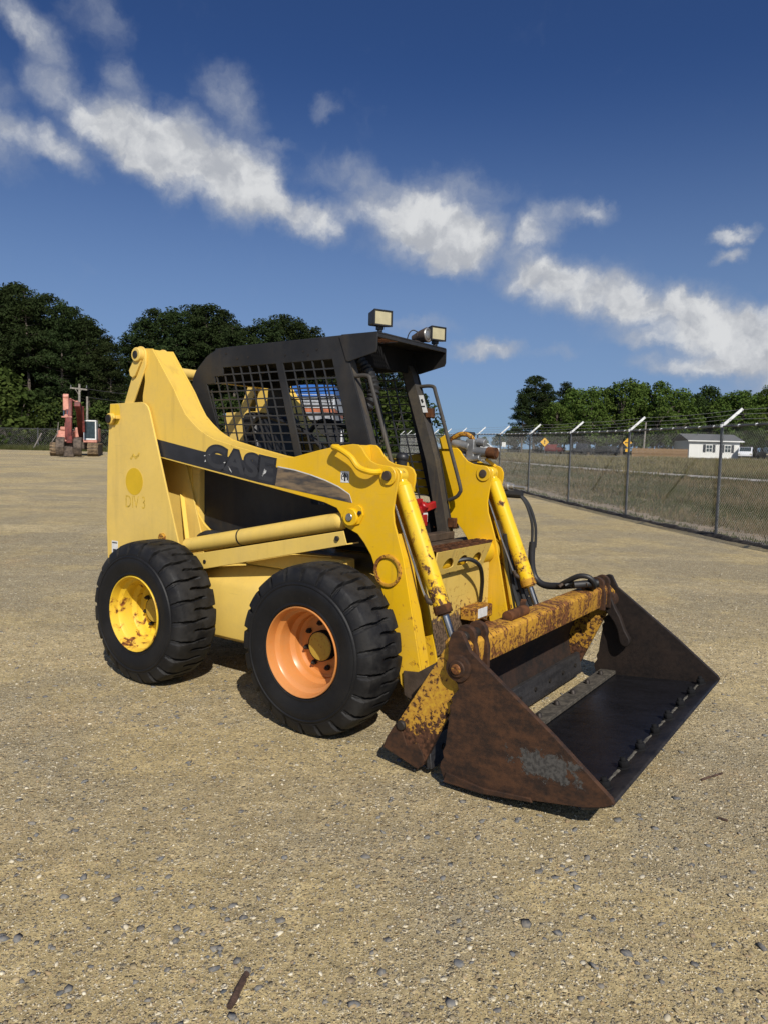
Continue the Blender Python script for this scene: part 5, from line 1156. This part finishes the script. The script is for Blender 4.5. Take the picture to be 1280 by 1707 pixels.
    G().bar((.46, -.6, 2.2), (.46, -.9, 3.3), .10, .12).cyl((.46, -.6, 1.6), (.46, -.7, 2.3), .08, n=10).build('boom_cylinder', 'shaded_red', e, .02)
    # bucket
    bs = [(-2.2, 1.25), (-2.75, 1.1), (-2.95, .6), (-2.75, .1), (-2.35, .02), (-2.15, .1), (-2.5, .25), (-2.6, .6), (-2.45, .95)]
    for x0, x1 in ((-1.02, -.52), (.02, .50)):
        g = G(); n = len(bs); g.add([(x, y, z + (.12 if 0 else 0)) for x in (x0, x1) for y, z in bs], [tuple(range(n)), tuple(range(2 * n - 1, n - 1, -1))] + [(i, (i + 1) % n, n + (i + 1) % n, n + i) for i in range(n)]); g.build('bucket_cheek', 'track_steel', e, .04)
    G().box(-.52, .02, -2.85, -2.35, .02, .62).build('bucket_shell', 'track_steel', e, .06); G().box(-.55, .05, -2.9, -2.6, .0, .18).build('bucket_lip', 'track_steel', e, .02)
    G().box(-.42, -.08, -2.45, -2.2, .85, 1.3).build('bucket_link', 'shaded_red', e, .03)
    G().tube([(-1.62, .2, .9), (-1.25, .2, 1.5), (-1.2, .25, 2.25)], .025, 6).build('hand_rail', 'pole_wood', e)
excavator()

# ---- poles on the left
def pole(px, top, bot, Y, r, label, arm=None, lean=0):
    T_, B_ = at(px, top, Y), at(px + lean, bot, Y); gz = hzf(B_.x, Y); e = empty('utility_pole', (B_.x, Y, gz)); thing(e, label, 'pole')
    G().cyl((0, 0, -.1), (T_.x - B_.x, 0, T_.z - gz), r * 1.15, r * .8, 12).build('shaft', 'pole_wood', e)
    if arm:
        z = arm[0]; G().bar((-arm[1], 0, T_.z - gz - z), (arm[1], 0, T_.z - gz - z - .12), .12, .13).build('crossarm', 'pole_wood', e, .01)
        for q in (-.92, .92, 0): G().cyl((arm[1] * q, 0, T_.z - gz - z + .04), (arm[1] * q, 0, T_.z - gz - z + .26), .05, .03, 8).build('insulator', 'galvanised', e)
        for sg in (-1, 1): G().bar((0, -.05, T_.z - gz - z - .5), (sg * arm[1] * .4, -.05, T_.z - gz - z - .08), .03, .04).build('brace', 'pole_wood', e)
    return T_
p1 = pole(133, 640, 745, 62.6, .11, 'grey utility pole with crossarm behind the excavator', (.35, .72))
p2 = pole(146, 661, 745, 62.9, .10, 'plain grey pole standing right of the crossarm pole')
for nm, a, px2, py2, lab in (('power_line', p1 + Vector((.65, 0, -.4)), 330, 655, 'upper power line running right from the crossarm pole'), ('power_line', p2 + Vector((0, 0, -.05)), 330, 668, 'lower power line running right from the plain pole')):
    b = at(px2, py2, 64); pts = [a.lerp(b, t / 8) - Vector((0, 0, .35 * math.sin(math.pi * t / 8))) for t in range(9)]
    thing(G().tube(pts, .018, 5).build(nm, 'rubber_hose', None), lab, 'cable')
a = at(70, 722, 60.9); b = at(54, 744, 60.9)
thing(G().cyl((a.x, a.y, a.z), (b.x, b.y, hzf(b.x, b.y) - .05), .05, n=8).build('leaning_pole', 'pole_wood', None), 'thin pole leaning on the fence left of the excavator', 'pole')

# ---- over the road: house, board fence, signs, cars
plain('siding_white', (.74, .74, .70), .6, var=.05); plain('shingle_grey', (.12, .125, .13), .9, var=.15, scale=8); plain('shutter_dark', (.03, .035, .045), .6)
plain('board_brown', (.24, .145, .065), .85, var=.25, scale=3); plain('sign_yellow', (.82, .45, .02), .45, var=.05); plain('sign_black', (.015, .015, .015), .5)
def house():
    A, B = at(1147, 760, 110), at(1231, 760, 110); gz = float(field_z((A.x + B.x) / 2, 110)); W = B.x - A.x; H = at(1190, 735, 110).z - gz; D = 6.0
    e = empty('white_house', (A.x, 110, gz)); thing(e, 'small white house with grey roof and dark shutters over the road', 'house')
    G().box(0, W, 0, D, -.3, H).prism([(0, 0), (0, 0.01), (.01, 0)], 0, .01).build('wall', 'siding_white', e)
    n = int(H / .2)
    sd = G().prism([(0, 0), (W, 0), (W, .2), (0, .205)], -.012, 0).mesh('siding_board'); sd.materials.append(MATS['siding_white'])
    for i in range(n): o = link('siding_board', sd, None, e); o.location = (0, 0, i * .2); o.rotation_euler = (R(2.2), 0, 0)
    G().add([(-.35, -.45, H - .08), (W + .45, -.45, H - .08), (W + .45, D / 2, H + .95), (-.35, D / 2, H + .95), (-.35, -.45, H + .02), (W + .45, -.45, H + .02), (W + .45, D / 2, H + 1.07), (-.35, D / 2, H + 1.07)], [(0, 1, 2, 3), (4, 7, 6, 5), (0, 4, 5, 1), (1, 5, 6, 2), (2, 6, 7, 3), (3, 7, 4, 0)]).add([(-.35, D + .45, H - .08), (W + .45, D + .45, H - .08), (W + .45, D / 2, H + .95), (-.35, D / 2, H + .95), (-.35, D + .45, H + .02), (W + .45, D + .45, H + .02), (W + .45, D / 2, H + 1.07), (-.35, D / 2, H + 1.07)], [(3, 2, 1, 0), (5, 6, 7, 4), (1, 5, 4, 0), (2, 6, 5, 1), (3, 7, 6, 2), (0, 4, 7, 3)]).build('roof', 'shingle_grey', e)
    G().box(-.36, W + .46, -.47, -.455, H - .14, H + .03).build('fascia', 'siding_white', e)
    for px in (1181, 1212):
        c = at(px, 749, 110).x - A.x; w = G().box(c - .48, c + .48, -.05, -.015, .85, 1.95).build('window', 'siding_white', e)
        G().box(c - .40, c - .03, -.065, -.052, .93, 1.38).build('pane', 'dark_glass', w, 0, 0); G().box(c + .03, c + .40, -.065, -.052, .93, 1.38).build('pane', 'dark_glass', w, 0, 0)
        G().box(c - .40, c - .03, -.065, -.052, 1.44, 1.88).build('pane', 'dark_glass', w, 0, 0); G().box(c + .03, c + .40, -.065, -.052, 1.44, 1.88).build('pane', 'dark_glass', w, 0, 0)
        for sg in (-1, 1): G().box(c + sg * .72 - .2, c + sg * .72 + .2, -.07, -.015, .82, 1.98).build('shutter', 'shutter_dark', e, .01)
    G().cyl((2.0, 2.2, H + .6), (2.0, 2.2, H + 1.3), .06, n=8).build('vent_pipe', 'galvanised', e)
house()
def board_fence():
    A, B = at(1052, 760, 108), at(1146, 760, 108); gz = float(field_z(A.x, 108)); n = int((B.x - A.x) / .16); e = empty('board_fence', (A.x, 108, gz)); thing(e, 'brown wooden board fence left of the white house', 'fence')
    ms = []
    for k in range(4):
        h = 1.28 + .03 * k; m = G().box(0, .145, -.012, .012, -.1, h).mesh('board', .004); m.materials.append(MATS['board_brown']); ms.append(m)
    for i in range(n): o = link('board', ms[(i * 7) % 4], None, e); o.location = (i * .16, 0, 0)
    for z in (.35, .95): G().box(0, n * .16, .015, .06, z, z + .09).build('rail', 'board_brown', e)
board_fence()
def sign(px, py, bot, Y, size, label, mark):
    C = at(px, py, Y); gz = float(field_z(C.x, Y)); e = empty('road_sign', (C.x, Y, gz)); thing(e, label, 'sign'); z = C.z - gz
    s = size / 2; plate('sign_face', [(-s, z), (0, z - s), (s, z), (0, z + s)], -.03, -.005, 'sign_yellow', e, bev=.002)
    G().box(-.03, .03, 0, .05, -.1, z + s * .8).build('post', 'galvanised', e)
    if mark == 'arrow': plate('arrow', [(-.36, z), (-.2, z + .14), (-.2, z + .05), (.2, z + .05), (.2, z + .14), (.36, z), (.2, z - .14), (.2, z - .05), (-.2, z - .05), (-.2, z - .14)], -.036, -.031, 'sign_black', e, bev=.0005); plate('plaque', [(-.22, z - 1.15), (.22, z - 1.15), (.22, z - .75), (-.22, z - .75)], -.03, -.005, 'sign_yellow', e)
    else: plate('symbol', [(-.05, z - .22), (.05, z - .22), (.05, z + .1), (.14, z + .1), (0, z + .26), (-.14, z + .1), (-.05, z + .1)], -.036, -.031, 'sign_black', e, bev=.0005)
sign(907, 737, 760, 93, 1.12, 'yellow diamond road sign left, below the dark pines', 'up')
sign(1045, 738, 760, 93, 1.15, 'yellow diamond road sign with two way arrow near the board fence', 'arrow')
C_ = at(839, 741, 95); gz = hzf(C_.x, 95); e = empty('white_sign', (C_.x, 95, gz)); thing(e, 'small white roadside sign beyond the far arm', 'sign')
G().box(-.25, .25, -.03, 0, C_.z - gz - .3, C_.z - gz + .3).build('sign_face', 'siding_white', e); G().box(-.03, .03, 0, .05, -.1, C_.z - gz).build('post', 'galvanised', e)
ut = at(1076, 704, 112); ub = at(1071, 760, 112); gz = float(field_z(ub.x, 112)); e = empty('utility_pole', (ub.x, 112, gz)); thing(e, 'slightly leaning grey pole behind the board fence', 'pole'); G().cyl((0, 0, -.1), (ut.x - ub.x, 0, ut.z - gz), .15, .11, 10).build('shaft', 'pole_wood', e)
plain('paint_white', (.75, .76, .77), .3, var=.03); plain('paint_dark', (.025, .028, .035), .3); plain('paint_maroon', (.16, .03, .03), .35); plain('tyre_far', (.02, .02, .02), .8)
def car(px, Y, rz, paint, label, pickup=False):
    P = at(px, 755, Y); gz = float(field_z(P.x, Y)) if P.x > 4 else hzf(P.x, Y); e = empty('parked_car' if not pickup else 'pickup_truck', (P.x, Y, gz), rz); thing(e, label, 'car' if not pickup else 'truck')
    if pickup: body = [(-2.6, .45), (-2.6, .98), (-.55, 1.0), (-.45, 1.75), (.75, 1.78), (1.35, 1.12), (2.45, 1.02), (2.6, .8), (2.6, .45)]
    else: body = [(-2.2, .4), (-2.25, .85), (-1.9, 1.02), (-1.35, 1.45), (.35, 1.46), (1.05, 1.0), (2.1, .85), (2.2, .6), (2.15, .38)]
    G().prism(body, -.88, .88).build('body', paint, e, .05, seg=2)
    gl = [(-.35, 1.15), (-.30, 1.62), (.68, 1.64), (1.12, 1.15)] if pickup else [(-1.55, 1.02), (-1.2, 1.38), (.28, 1.39), (.78, 1.02)]
    for s in (-1, 1): plate('side_window', gl, s * .882, s * .89, 'dark_glass', e)
    if pickup: G().box(-2.45, -.65, -.75, .75, .90, 1.01).build('load_bed', 'plastic_black', e)
    G().prism([(.80, 1.72), (1.33, 1.16), (1.35, 1.18), (.82, 1.75)] if pickup else [(.42, 1.42), (1.0, 1.02), (1.02, 1.04), (.44, 1.45)], -.75, .75).build('windscreen', 'dark_glass', e, 0, 0)
    for x in (-1.45, 1.45):
        for s in (-1, 1): w = G().cyl((x, s * .72, .34), (x, s * .90, .34), .34, n=18).build('wheel', 'tyre_far', e, .03); G().cyl((x, s * .90, .34), (x, s * .91, .34), .2, n=14).build('rim', 'galvanised', w)
    for s in (-1, 1): G().box(2.1 if not pickup else 2.55, 2.22 if not pickup else 2.62, s * .75 - .14, s * .75 + .14, .66, .8).build('headlight', 'lens', e, .02)
car(1242, 109, R(-118), 'paint_white', 'white pickup truck parked right of the white house', True)
car(1278, 112, R(-100), 'paint_dark', 'dark pickup truck at the right edge behind the field', True)
car(970, 113, R(55), 'paint_dark', 'dark pickup truck in the shade under the roadside trees', True)
car(1008, 115, R(120), 'paint_dark', 'dark car in the shade left of the board fence')
car(922, 116, R(60), 'paint_maroon', 'maroon car in the shade below the dark pines')
car(803, 98, R(20), 'paint_white', 'tiny white car on the road beyond the far arm')

# ---- box truck seen through the cab screens
plain('truck_blue', (.02, .12, .42), .4, var=.05); plain('truck_pale', (.42, .44, .47), .5); plain('truck_orange', (.40, .12, .05), .5); plain('truck_grey', (.25, .26, .28), .5)
def box_truck():
    Y = 27.0; A, B = at(486, 700, Y), at(558, 700, Y); gz = hzf(A.x, Y); W = B.x - A.x; e = empty('box_truck', (A.x, Y, gz)); thing(e, 'blue and white truck glimpsed through the cab side screen', 'truck')
    zt = at(520, 641, Y).z - gz; zb = at(520, 657, Y).z - gz; zr = at(520, 681, Y).z - gz; zr2 = at(520, 687, Y).z - gz; zl = at(520, 700, Y).z - gz
    G().box(0, W, 0, 5.5, zb, zt).build('upper_body', 'truck_blue', e, .02); G().box(0, W, -.01, 5.5, zr + .02, zb - .005).build('panel', 'truck_pale', e, .01)
    G().box(0, W, -.02, 5.5, zr2, zr).build('stripe', 'truck_orange', e, .005); G().box(0, W, -.01, 5.5, zl, zr2 - .005).build('lower_panel', 'truck_grey', e, .01)
    for i in range(4):
        z = zr + .12 + i * (zb - zr - .1) / 4; G().box(.05, W - .05, -.05, -.012, z, z + .05).build('rib', 'truck_blue' if i == 3 else 'truck_grey', e, .005)
    G().box(.1, W - .1, .2, 6.8, .55, zl).build('chassis', 'tyre_far', e)
    for x in (.1, W - .4):
        for y in (1.0, 5.8): w = G().cyl((x, y, .5), (x + .3, y, .5), .5, n=20).build('wheel', 'tyre_far', e, .03)
    G().prism([(0, 0)] * 3, 0, 0) if 0 else None
    G().box(.05, W - .05, 5.6, 7.2, .8, 2.6).build('driver_cab', 'paint_white', e, .1)
box_truck()
